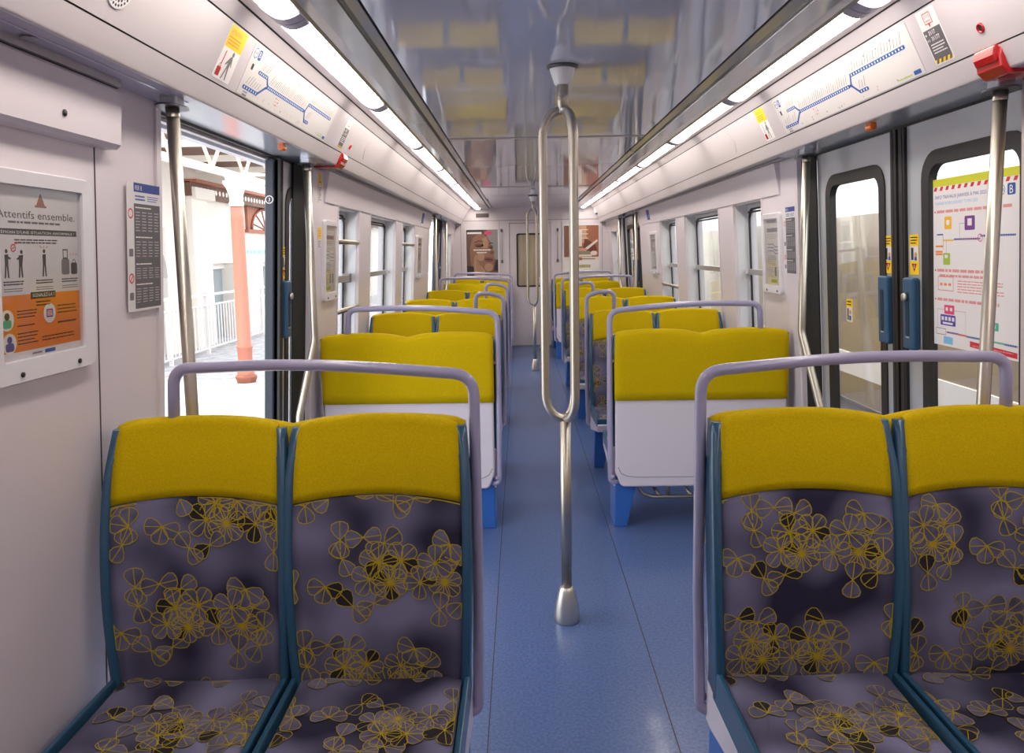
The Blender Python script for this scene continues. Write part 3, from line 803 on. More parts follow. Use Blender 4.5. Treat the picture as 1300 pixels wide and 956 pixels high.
# ------------------------------------------------------------------ printed things inside
CU=Vector((1.0125,0,2.2405)); CD=Vector((1.0935,0,2.0775))
def cove_sheet(s,y,v0=0.,width_sign=None):
    """sheet lying on the cove panel; u runs left to right for a reader facing that wall, v runs up. origin at y, v0 metres above the lower seam"""
    vd=Vector((s*(CU.x-CD.x),0,CU.z-CD.z)).normalized(); n=Vector((-s*abs(vd.z),0,-abs(vd.x)))
    o=Vector((s*CD.x,y,CD.z))+vd*v0
    return Sheet(o,(0,-s,0),vd,n)
def wall_sheet(s,y,z,x): return Sheet((s*x,y,z),(0,-s,0),(0,0,1),(-s,0,0))
TICK=mat('print_tick_white',(240,240,244),.5)
def line_map(s,y,W,label):
    st=cove_sheet(s,y,.004); H=.172; st.base([(0,0),(W,0),(W,H),(0,H)],mat('map_sheet',(214,208,206),.5))
    X=lambda u:u*W; Y=lambda v:v*H; w=.0135
    st.frame(0,0,W,H,.0015,LGREY,1)
    st.rr(X(.012),Y(.74),X(.012)+.034,Y(.94),.016,PAPER,1); st.ring(X(.012)+.017,Y(.84),.016,.003,DBLUE,2); st.text('RER',X(.012)+.017,Y(.81),.010,DBLUE,3,width=.024,align='c')
    st.rr(X(.012)+.040,Y(.74),X(.012)+.066,Y(.94),.006,BLUEF,1); st.text('B',X(.012)+.053,Y(.79),.020,PAPER,2,align='c')
    st.rr(X(.03),Y(.52),X(.03)+.018,Y(.64),.003,BLACKF,1); st.rr(X(.03)+.022,Y(.52),X(.03)+.040,Y(.64),.003,PAPERG,1)
    seg=[((.03,.17),(.145,.17),6),((.10,.56),(.175,.56),5),((.205,.40),(.605,.40),26),((.64,.60),(.955,.60),19),((.655,.20),(.705,.20),3)]
    for (p,q,n) in seg:
        st.line((X(p[0]),Y(p[1])),(X(q[0]),Y(q[1])),w,BLUEF,1)
        st.disc(X(p[0]),Y(p[1]),w/2,BLUEF,1,n=10); st.disc(X(q[0]),Y(q[1]),w/2,BLUEF,1,n=10)
        for k in range(n):
            x=X(p[0]+(q[0]-p[0])*(k+.5)/n); yv=Y(p[1]); st.rect(x-.0032,yv-.0036,x+.0032,yv+.0036,TICK,2)
            L=.022+.018*rnd.random(); st.line((x-.002,yv+.012),(x+L*.55,yv+.012+L),.0028,(GREYF if rnd.random()<.7 else PINKT),1)
    for p,q in (((.145,.17),(.19,.36)),((.175,.56),(.192,.46)),((.19,.36),(.21,.40)),((.192,.46),(.21,.40)),((.605,.40),(.625,.40)),((.62,.40),(.64,.60)),((.62,.40),(.655,.20))):
        st.line((X(p[0]),Y(p[1])),(X(q[0]),Y(q[1])),.010,BLUEF,1); st.disc(X(q[0]),Y(q[1]),.005,BLUEF,1,n=8)
    for k in range(26):
        st.rect(*(lambda x,v:(x,v,x+.006,v+.006))(X(.03+.9*rnd.random()),Y(.05+.08*rnd.random()+(.75 if k%5==0 else 0))),rnd.choice((PINKT,GREYF,LGREY,BLUEF)),1)
    for i in range(3):
        for j in range(3): st.disc(X(.31+.014*i),Y(.30-.07*j),.0035,(BLACKF,PINKT,ORANGEF)[(i+j)%3],1,n=8)
    for j in range(3): st.rect(X(.04),Y(.02+.03*j),X(.075),Y(.04+.03*j),(BLACKF,LGREY,GREYF)[j],1)
    st.lines(X(.87),Y(.05),X(.945),Y(.09),1,GREENF,1,.6,4); st.rr(X(.95),Y(.04),X(.985),Y(.12),.003,BLUEF,1)
    o=st.build('line_map'); tag(o,label,'map','line maps above the near doorways'); return o
line_map(-1,2.555,1.12,'long white line map with a blue branching route above the open left doorway')
line_map(1,3.715,1.25,'long white line map with a blue branching route above the closed right doors')
def luggage_sticker(s,y,label):
    st=cove_sheet(s,y,.012); st.base(rrect(0,0,.128,.166,.006),PAPER)
    st.rr(.0,.098,.128,.166,.006,YSTK,1); st.text('ATTENTION',.012,.140,.012,ORANGEF,2,width=.075); st.lines(.012,.106,.10,.134,3,ORANGEF,2,.4,8)
    st.line((.030,.088),(.026,.045),.006,REDF,1); st.disc(.0255,.036,.004,REDF,1,n=10)
    st.rr(.008,.008,.036,.036,.004,RED,1); st.line((.016,.036),(.018,.046),.002,RED,1); st.line((.028,.036),(.027,.046),.002,RED,1); st.line((.018,.046),(.027,.046),.002,RED,1)
    g=GREYF; st.disc(.083,.087,.008,g,1); st.poly([(.072,.078),(.086,.080),(.098,.050),(.094,.048),(.086,.060),(.084,.042),(.066,.042),(.068,.058),(.052,.048),(.050,.052)],g,1)
    st.poly([(.066,.044),(.074,.044),(.060,.006),(.053,.006)],g,2); st.poly([(.074,.044),(.084,.044),(.090,.006),(.083,.006)],g,2)
    tag(st.build('warning_sticker'),label,'sticker','abandoned luggage stickers')
luggage_sticker(-1,2.352,'sticker of a walker leaving a red suitcase, left of the left line map')
luggage_sticker(1,3.992,'sticker of a walker leaving a red suitcase, left of the right line map')
def help_sticker(s,y,label):
    st=cove_sheet(s,y,.010); st.base(rrect(0,0,.098,.168,.005),PAPER)
    st.frame(.030,.122,.070,.156,.0025,REDF,1); st.poly([(.044,.124),(.056,.124),(.048,.110)],REDF,1); st.text('SOS',.050,.140,.010,PINKT,2,width=.028,align='c'); st.rect(.036,.130,.062,.133,PINKT,2)
    st.rect(.004,.016,.094,.108,DGREY,1); st.text('3117',.028,.090,.013,PAPER,2,width=.034,bold=.02); st.text('31177',.032,.072,.013,PAPER,2,width=.042,bold=.02); st.text('SMS',.006,.073,.007,PAPER,2)
    st.disc(.012,.094,.0035,PAPER,2,n=8); st.lines(.016,.032,.088,.066,4,PAPER,2,.4,6)
    st.rect(.004,.004,.094,.016,YSTK,1)
    for k in range(4): st.poly([(.006+k*.023,.004),(.017+k*.023,.004),(.026+k*.023,.016),(.015+k*.023,.016)],DGREY,2)
    tag(st.build('emergency_sticker'),label,'sticker','emergency call stickers')
help_sticker(-1,3.915,'grey emergency number sticker with yellow stripes beside the left alarm handle')
help_sticker(1,2.400,'grey 3117 emergency number sticker with yellow stripes, right of the right line map')
# red key rings and alarm handles
def key_ring(s,y,v,label):
    vd=Vector((s*(CU.x-CD.x),0,CU.z-CD.z)).normalized(); n=Vector((-s*abs(vd.z),0,-abs(vd.x))); o=Vector((s*CD.x,y,CD.z))+vd*v
    m=MB(); u=Vector((0,1,0))
    def ringpts(r,h): return [o+u*r*math.cos(2*PI*k/20)+vd*r*math.sin(2*PI*k/20)+n*h for k in range(20)]
    R=[ringpts(r,h) for r,h in ((.0145,0),(.0145,.003),(.012,.005),(.0095,.003),(.0085,.0005))]
    m.grid([r+[r[0]] for r in R],RED); m.add(R[-1],[tuple(range(20))],BLACKF)
    tag(m.build('key_ring'),label,'keyhole','red keyholes on the coves')
key_ring(-1,4.158,.048,'small red ringed keyhole on the left cove beyond the left alarm handle')
key_ring(1,2.150,.055,'red ringed keyhole on the right cove above the right alarm handle')
def alarm(s,y,label):
    r=empty('alarm_handle',(s*1.1115,y,2.045)); tag(r,label,'alarm handle','red alarm handles')
    m=MB(); prof=[(-.004,.046),(-.012,.040),(-.016,.004),(-.010,-.026),(.012,-.046),(.06,-.044),(.13,-.042),(.13,-.031),(.06,-.031),(.018,-.031),(.006,-.014),(.002,.03),(.002,.046)]
    m.prism([(s*a,b) for a,b in prof],'y',-.055,.055,RED); m.build('pull_scoop',r,bevel=.004)
    m=MB(); m.prism([(s*(-.014),.034),(s*(-.026),.028),(s*(-.028),.004),(s*(-.018),-.014),(s*(-.012),-.008),(s*(-.012),.03)],'y',-.046,.046,RED); m.build('grip',r,bevel=.004,bseg=3)
alarm(-1,4.10,'red alarm handle wrapped under the cove at the far end of the left doorway')
alarm(1,2.16,'red alarm handle wrapped under the cove at the near end of the right doorway')
# speaker grilles
def speaker(s,y,v,label,cat='speaker'):
    st=cove_sheet(s,y,v); st.base([(.05*math.cos(2*PI*k/28),.05*math.sin(2*PI*k/28)) for k in range(28)],WHITE,.003); st.step=.0002
    st.n=st.n; hole=SEAM
    for R,n in ((.010,6),(.021,12),(.032,18),(.042,24)):
        for k in range(n):
            a=2*PI*k/n; st.mb.add([st.P((R*math.cos(a)+.0028*math.cos(a+b)*1.5,R*math.sin(a)+.0028*math.sin(a+b)*1.5),10) for b in (0,PI/2,PI,3*PI/2)],[(0,1,2,3)],hole)
    tag(st.build('speaker_grille'),label,cat,'speaker grilles on the coves')
speaker(-1,1.78,.085,'round white speaker grille high on the left cove near the camera')
def holes(s,y,label):
    st=cove_sheet(s,y,.085); st.base([(.0,.062),(.055,0),(0,-.062),(-.055,0)],COVE,.0015)
    for i in range(-4,5):
        for j in range(-4,5):
            if abs(i)+abs(j)<=4: st.disc(i*.011,j*.012,.0026,LGREY,1,n=8)
    tag(st.build('speaker_grille'),label,'speaker','speaker grilles on the coves')
holes(1,4.53,'faint diamond of speaker holes in the right cove beyond the line map')
holes(-1,4.53,'faint diamond of speaker holes in the left cove beyond the alarm handle')
# orange door lamps on the soffit
for s,nm,y in ((-1,'left',3.24),(1,'right',2.98)):
    m=MB(); m.prism([(s*1.165,2.0235),(s*1.145,2.0235),(s*1.143,1.992),(s*1.150,1.984),(s*1.165,1.984),(s*1.17,1.992)],'y',y-.022,y+.022,ORLAMP)
    tag(m.build('ceiling_signal_lamp',bevel=.003),'small orange signal lamp under the soffit of the near %s doorway'%nm,'lamp','orange door lamps')
# little latch in the lavender soffit
m=MB(); m.lathe([(0,0),(.016,0),(.016,.003),(0,.003)],TRIMG,(-1.19,1.645,2.006),'z',18); tag(m.build('latch_cover'),'small oval latch cover in the lavender soffit at upper left','latch')

# ---- framed notice on the left wall
PFX=1.281
def framed(s,y,z,W,H,name,label,cat,grp,draw,fw=.045,open_l=False):
    r=empty(name,(s*PFX,y,z)); tag(r,label,cat,grp)
    ux=Vector((0,-s,0)); th=.020
    m=MB(); A=rrect(0,0,W,H,.025,6); Bq=rrect(fw,fw*1.15,W-fw,H-fw*.75,.006,6); n=len(A)
    def P(p,h): return (-s*h,-s*p[0],p[1])
    vs=[P(p,0) for p in A]+[P(p,th*.6) for p in A]+[P((W/2+(p[0]-W/2)*.985,H/2+(p[1]-H/2)*.985),th) for p in A]+[P(p,th*.9) for p in Bq]+[P(p,.003) for p in Bq]; fs=[]
    for k in range(4):
        for i in range(n): fs.append((k*n+i,k*n+(i+1)%n,(k+1)*n+(i+1)%n,(k+1)*n+i))
    m.add(vs,fs,WHITE); m.build('frame',r)
    st=Sheet((-s*.002,-s*fw,fw*1.15),ux,(0,0,1),(-s,0,0)); draw(st,W-2*fw,H-fw*1.9); st.build('poster',r)
    m=MB(); m.box((-s*.011,-s*fw,fw*1.15),(-s*.012,-s*(W-fw),H-fw*.75),FILM); m.build('clear_cover',r)
    for px in (W*.25,W*.80):
        m=MB(); m.lathe([(0,0),(.006,0),(.006,s*-.003),(0,s*-.003)],DARK,(-s*th,-s*px,fw*.45),'x',10); m.build('screw',r)
    return r
def attentifs(st,W,H):
    st.base([(0,0),(W,0),(W,H),(0,H)],PAPERG)
    X=lambda u:u*W; Y=lambda v:v*H
    st.rect(0,Y(.045),W,Y(.375),ORANGEF,1)
    # warning triangle
    BR=mat('print_brown',(150,92,74),.5)
    st.poly([(X(.46),Y(.885)),(X(.60),Y(.885)),(X(.53),Y(.985))],PAPER,1); st.poly([(X(.475),Y(.895)),(X(.585),Y(.895)),(X(.53),Y(.973))],BR,2); st.rect(X(.46),Y(.885),X(.60),Y(.897),BR,2)
    st.text('Attentifs ensemble.',X(.04),Y(.815),Y(.045),BLACKF,1,width=X(.92))
    st.lines(X(.16),Y(.785),X(.82),Y(.80),1,DGREY,1,.8,2)
    st.rect(X(.02),Y(.72),X(.98),Y(.755),BLACKF,1); st.text("TÉMOIN D'UNE SITUATION ANORMALE ?",X(.05),Y(.727),Y(.02),PAPER,2,width=X(.90))
    st.lines(X(.22),Y(.668),X(.76),Y(.70),2,BLACKF,1,.5,5); st.rect(X(.22),Y(.668),X(.25),Y(.68),REDF,2)
    def man(x,z,h,lean=0,arm=None):
        st.disc(x+lean,z+h*.92,h*.075,BLACKF,1); st.poly([(x-h*.10,z+h*.80),(x+h*.10+lean,z+h*.82),(x+h*.09,z+h*.42),(x-h*.09,z+h*.42)],BLACKF,1)
        st.poly([(x-h*.09,z+h*.44),(x,z+h*.44),(x-h*.05,z),(x-h*.13,z)],BLACKF,1); st.poly([(x,z+h*.44),(x+h*.09,z+h*.44),(x+h*.13,z),(x+h*.05,z)],BLACKF,1)
        if arm: st.line((x,z+h*.74),(x+arm*h,z+h*.66),h*.075,BLACKF,1)
    man(X(.13),Y(.475),Y(.165),0,.22); man(X(.28),Y(.475),Y(.16),.004,-.2)
    st.ring(X(.205),Y(.645),.008,.0025,REDF,1,8); st.line((X(.19),Y(.64)),(X(.22),Y(.65)),.002,REDF,2)
    man(X(.555),Y(.475),Y(.165)); 
    for a in (-.03,0,.03): st.line((X(.555+a),Y(.645)),(X(.555+a*1.6),Y(.66)),.0018,REDF,1)
    st.rr(X(.77),Y(.48),X(.875),Y(.58),.006,GREYF,1); st.frame(X(.79),Y(.58),X(.855),Y(.64),.003,BLACKF,1); st.rr(X(.895),Y(.48),X(.98),Y(.555),.005,BLACKF,1); st.ring(X(.937),Y(.558),.006,.002,BLACKF,1)
    for a in (-.03,0,.03): st.line((X(.93+a),Y(.60)),(X(.93+a*1.5),Y(.615)),.0018,REDF,1)
    for x,sd in ((.20,1),(.56,2),(.88,3)): st.lines(X(x-.11),Y(.43),X(x+.11),Y(.46),2,BLACKF,1,.55,sd); st.lines(X(x-.11),Y(.392),X(x+.11),Y(.418),2,GREYF,1,.4,sd+4)
    st.rect(X(.38),Y(.345),X(.68),Y(.385),BLACKF,2); st.text('SIGNALEZ-LA !',X(.53),Y(.355),Y(.021),PAPER,3,width=X(.26),align='c')
    st.lines(X(.44),Y(.295),X(.62),Y(.335),2,BLACKF,2,.45,9)
    for (x,y,c,c2) in ((.11,.235,BLACKF,TEALF),(.60,.25,VIOLF,PINKF),(.13,.10,INDIF,BLACKF)):
        st.disc(X(x),Y(y),X(.075),PAPER,2); 
        if c is VIOLF: st.frame(X(x-.04),Y(y-.025),X(x+.04),Y(y+.025),.003,VIOLF,3); st.lines(X(x-.028),Y(y-.015),X(x+.028),Y(y+.015),3,PINKF,4,.5,3)
        else: st.disc(X(x),Y(y+.022),X(.027),c,3); st.rr(X(x-.045),Y(y-.045),X(x+.045),Y(y+.003),.006,c2 if c2 is TEALF else c,3)
    for (x0,y0,x1,y1,sd) in ((.22,.235,.45,.29,1),(.70,.235,.96,.30,2),(.70,.17,.96,.20,6),(.22,.08,.46,.16,3),(.50,.08,.92,.12,4),(.22,.185,.42,.205,7)): st.lines(X(x0),Y(y0),X(x1),Y(y1),max(1,int((y1-y0)/.018)),BLACKF,2,.35,sd)
    st.lines(X(.38),Y(.012),X(.50),Y(.030),1,GREYF,1,.6,3); st.rr(X(.53),Y(.010),X(.66),Y(.032),.002,BLUEF,1)
framed(-1,1.56,1.278,.40,.468,'notice_frame','white framed grey and orange safety notice on the left wall beside the front bench','poster',None,attentifs)

# ---- timetable style stickers on the door columns
def rules_sticker(s,y,z,x,W,H,label):
    st=wall_sheet(s,y,z,x); st.base(rrect(0,0,W,H,.006),PAPERG); X=lambda u:u*W; Y=lambda v:v*H
    st.rect(X(.20),Y(.93),W,H,DBLUE,1); st.text('RER B',X(.24),Y(.945),Y(.035),PAPER,2,width=X(.2)); st.lines(X(.24),Y(.86),X(.55),Y(.91),2,BLUEF,1,.5,2); st.lines(X(.6),Y(.86),X(.96),Y(.91),3,BLUEF,1,.4,3)
    st.rect(X(.20),Y(.02),W,Y(.84),DGREY,1)
    for k,(a,b) in enumerate(((.62,.82),(.42,.59),(.25,.38),(.06,.22))):
        st.lines(X(.24),Y(b-.02),X(.75),Y(b),1,PAPER,2,.5,k)
        for c in range(4): st.lines(X(.24+.19*c),Y(a),X(.24+.19*c+.14),Y(b-.035),max(2,int((b-a)*40)),LGREY,2,.35,k*4+c)
    for k,v in enumerate((.76,.46,.26,.12)): (st.ring(X(.10),Y(v),X(.065),.004,REDF,1) if k in (0,2) else st.rr(X(.04),Y(v-.03),X(.16),Y(v+.03),.004,GREYF,1))
    st.line((X(.06),Y(.24)),(X(.14),Y(.28)),.003,REDF,1)
    tag(st.build('rules_sticker'),label,'sticker','grey travel rules stickers')
rules_sticker(-1,2.145,1.398,1.272+.0,.195,.365,'tall grey travel rules sticker with a blue header on the left door column')
rules_sticker(1,4.242,1.405,XW,.175,.36,'tall grey travel rules sticker with a blue header on the far right door column')
def small_sticker(s,y,z,x,W,H,label,style):
    st=wall_sheet(s,y,z,x); st.base(rrect(0,0,W,H,.004),YSTK if style==0 else PAPERG)
    if style==0: st.rect(0,0,W,H*.58,PAPERG,1); st.lines(W*.1,H*.08,W*.9,H*.54,7,GREYF,2,.45,3); st.poly([(W*.2,H*.68),(W*.8,H*.68),(W*.5,H*.95)],BLACKF,1); st.poly([(W*.3,H*.71),(W*.7,H*.71),(W*.5,H*.9)],YSTK,2)
    elif style==1: st.rect(0,H*.45,W,H,YSTK,1); st.lines(W*.1,H*.05,W*.9,H*.4,4,GREYF,2,.45,5); st.lines(W*.15,H*.55,W*.85,H*.9,3,ORANGEF,2,.4,2)
    elif style==2: st.rect(0,0,W,H,INDIF,1); st.lines(W*.15,H*.2,W*.85,H*.85,5,PAPER,2,.35,4); st.rect(0,0,W,H*.10,PAPER,2)
    tag(st.build('sticker'),label,'sticker')
small_sticker(-1,4.16,1.83,XW,.07,.16,'tall yellow and grey warning sticker high on the wall past the left doorway',0)
small_sticker(-1,4.16,1.585,XW,.07,.115,'lower yellow and grey sticker on the wall past the left doorway',1)
small_sticker(1,2.23,1.74,1.272,.07,.16,'yellow and grey sticker on the right door column at the picture edge',0)
def header_sticker(s,y,label):
    a=Vector((s*1.238,0,2.008)); b=Vector((s*1.262,0,1.842)); vd=(a-b).normalized(); n=Vector((-s*abs(vd.z),0,-abs(vd.x)))
    st=Sheet(Vector((s*1.262,y,1.842))+vd*.02,(0,-s,0),vd,n); st.base(rrect(0,0,.17,.125,.003),INDIF); st.lines(.012,.03,.15,.105,5,BLUEF,1,.4,4); st.rect(0,.0,.17,.014,PAPER,1); st.disc(.12,.06,.022,SKYF,1)
    tag(st.build('header_sticker'),label,'sticker','blue stickers above the windows')
header_sticker(-1,8.35,'blue sticker on the header above the last left window before the far doorway')
header_sticker(1,8.6,'blue sticker on the header above the last right window before the far doorway')
# ---- map frames between windows and doorways
def grey_map(st,W,H):
    st.base([(0,0),(W,0),(W,H),(0,H)],mat('map_paper',(232,227,218),.45)); r=random.Random(5); X=lambda u:u*W; Y=lambda v:v*H
    st.lines(X(.06),Y(.93),X(.9),Y(.98),2,GREYF,1,.5,1); st.rect(X(.08),Y(.80),X(.92),Y(.86),GREYF,1); st.lines(X(.1),Y(.70),X(.9),Y(.78),3,LGREY,1,.4,6)
    P=[(.1,.62),(.5,.62),(.62,.58),(.95,.58)]
    for k in range(3):
        for i in range(3): st.line((X(P[i][0]),Y(P[i][1]-k*.05)),(X(P[i+1][0]),Y(P[i+1][1]-k*.05)),.005,(DGREY,BLUEF,GREYF)[k],1)
    st.lines(X(.08),Y(.30),X(.7),Y(.46),8,GREYF,1,.4,2)
    for x in (.62,.86): st.rect(X(x-.06),Y(.14),X(x+.06),Y(.28),GREYF,1)
    st.lines(X(.08),Y(.12),X(.5),Y(.28),8,LGREY,1,.5,3); st.rect(X(.3),Y(.04),X(.7),Y(.09),GREENF,1)
for s,nm,y in ((-1,'left',4.245),(1,'right',4.585)):
    PFX=1.271; framed(s,y,1.29,.325,.455,'map_frame','white framed network map between the near %s doorway and the first window'%nm,'map','framed network maps',grey_map,.04)
for s,nm,y in ((-1,'left',8.10),(1,'right',8.55)):
    PFX=1.271; framed(s,y,1.29,.42,.455,'map_frame','white framed network map between the last window and the far %s doorway'%nm,'map','framed network maps',grey_map,.04)

# ---- works notice hung inside the near right door window
def works():
    W,H=.488,.588; st=Sheet((1.318,2.806,1.193),(0,-1,0),(0,0,1),(-1,0,0)); X=lambda u:u*W; Y=lambda v:v*H
    st.base([(0,0),(W,0),(W,H),(0,H)],PAPER)
    LIME=mat('print_lime',(206,206,40),.45); st.rect(0,Y(.955),W,H,LIME,1)
    for k in range(13): st.poly([(X(.01+k*.076),Y(.93)),(X(.045+k*.076),Y(.93)),(X(.06+k*.076),Y(.953)),(X(.025+k*.076),Y(.953))],REDF,1)
    st.text('INFO TRAVAUX JANVIER À MAI 2025',X(.03),Y(.875),Y(.032),BLUEF,1,width=X(.62)); st.text('PLANNED WORKS JANUARY TO MAY 2025',X(.03),Y(.84),Y(.024),SKYF,1,width=X(.52))
    st.rr(X(.77),Y(.86),X(.85),Y(.92),.014,PAPER,1); st.ring(X(.81),Y(.89),.015,.002,DBLUE,2); st.text('RER',X(.81),Y(.88),Y(.018),DBLUE,2,align='c',width=X(.05)); st.rr(X(.865),Y(.86),X(.945),Y(.92),.006,BLUEF,1); st.text('B',X(.905),Y(.868),Y(.042),PAPER,2,align='c')
    for v,sd in ((.795,1),(.445,2),(.27,3)):
        st.disc(X(.025),Y(v+.01),.004,REDF,1,n=8)
        st.lines(X(.05),Y(v),X(.92 if sd==1 else .8),Y(v+.022),1,PINKT,1,.75,sd)
    st.lines(X(.08),Y(.415),X(.7),Y(.435),1,PINKT,1,.7,8)
    ORF=mat('print_amber',(245,185,30),.5)
    st.rr(X(.15),Y(.70),X(.24),Y(.775),.005,ORF,1); st.rr(X(.175),Y(.725),X(.215),Y(.755),.002,PAPER,2); st.rr(X(.40),Y(.69),X(.52),Y(.77),.005,VIOLF,1); st.rr(X(.435),Y(.715),X(.485),Y(.755),.002,PAPER,2); st.rr(X(.13),Y(.49),X(.22),Y(.56),.004,GREENF,1); st.rect(X(.15),Y(.53),X(.19),Y(.55),PAPER,2)
    def dots(x0,x1,v,c,n): 
        st.line((X(x0),Y(v)),(X(x1),Y(v)),.006,c,1)
        for k in range(n): st.disc(X(x0+(x1-x0)*(k+.5)/n),Y(v),.0016,PAPER,2,n=6)
    dots(.13,.27,.635,ORF,6); dots(.27,.36,.64,BLUEF,4); dots(.36,.58,.64,VIOLF,9); dots(.58,.95,.655,BLUEF,16); st.ring(X(.58),Y(.645),.012,.003,PINKF,2)
    st.line((X(.05),Y(.67)),(X(.13),Y(.67)),.005,BLUEF,1); st.line((X(.13),Y(.67)),(X(.13),Y(.58)),.002,GREYF,1); st.line((X(.03),Y(.60)),(X(.13),Y(.60)),.006,ORANGEF,1); st.lines(X(.03),Y(.545),X(.13),Y(.575),2,ORANGEF,1,.8,2)
    st.line((X(.34),Y(.65)),(X(.34),Y(.73)),.0012,GREYF,1); st.line((X(.34),Y(.73)),(X(.40),Y(.73)),.0012,GREYF,1); st.line((X(.17),Y(.56)),(X(.17),Y(.63)),.0012,GREYF,1)
    st.frame(X(.06),Y(.335),X(.26),Y(.42),.002,REDF,1); 
    for k in range(3): st.rect(X(.085+.055*k),Y(.365),X(.12+.055*k),Y(.38),ORANGEF,1)
    st.lines(X(.31),Y(.325),X(.86),Y(.405),5,PINKT,1,.4,6)
    st.rr(X(.14),Y(.195),X(.27),Y(.25),.004,PINKF,1); st.rect(X(.16),Y(.215),X(.19),Y(.235),PAPER,2); st.rect(X(.215),Y(.215),X(.245),Y(.235),PAPER,2)
    st.rr(X(.09),Y(.125),X(.285),Y(.19),.004,INDIF,1)
    for k in range(4): st.rect(X(.105+.045*k),Y(.155),X(.135+.045*k),Y(.178),PAPER,2)
    st.rect(X(.12),Y(.133),X(.25),Y(.145),PAPER,2)
    dots(.17,.32,.085,VIOLF,6); dots(.32,.42,.083,REDF,5); dots(.42,.72,.08,BLUEF,12); dots(.72,.84,.078,TEALF,6); dots(.84,.97,.076,BLUEF,6)
    st.frame(X(.03),Y(.065),X(.16),Y(.105),.002,GREYF,1); st.rr(X(.13),Y(.0)+.008,X(.25),Y(.058),.003,SKYF,1)
    st.rr(X(.70),Y(.14),X(.78),Y(.185),.004,TEALF,1); st.rect(X(.715),Y(.153),X(.75),Y(.172),PAPER,2)
    st.line((X(.05),Y(.22)),(X(.14),Y(.22)),.001,GREYF,1); st.line((X(.05),Y(.22)),(X(.05),Y(.10)),.001,GREYF,1); st.line((X(.27),Y(.22)),(X(.41),Y(.22)),.001,GREYF,1); st.line((X(.41),Y(.22)),(X(.41),Y(.10)),.001,GREYF,1)
    st.poly([(X(.46),Y(.025)),(X(.97),Y(.012)),(X(.97),Y(.042)),(X(.46),Y(.058))],REDF,1); st.lines(X(.49),Y(.028),X(.94),Y(.04),1,PINKT,2,.5,3)
    tag(st.build('works_notice'),'large white works notice with coloured route diagrams inside the near right door window','notice')
works()

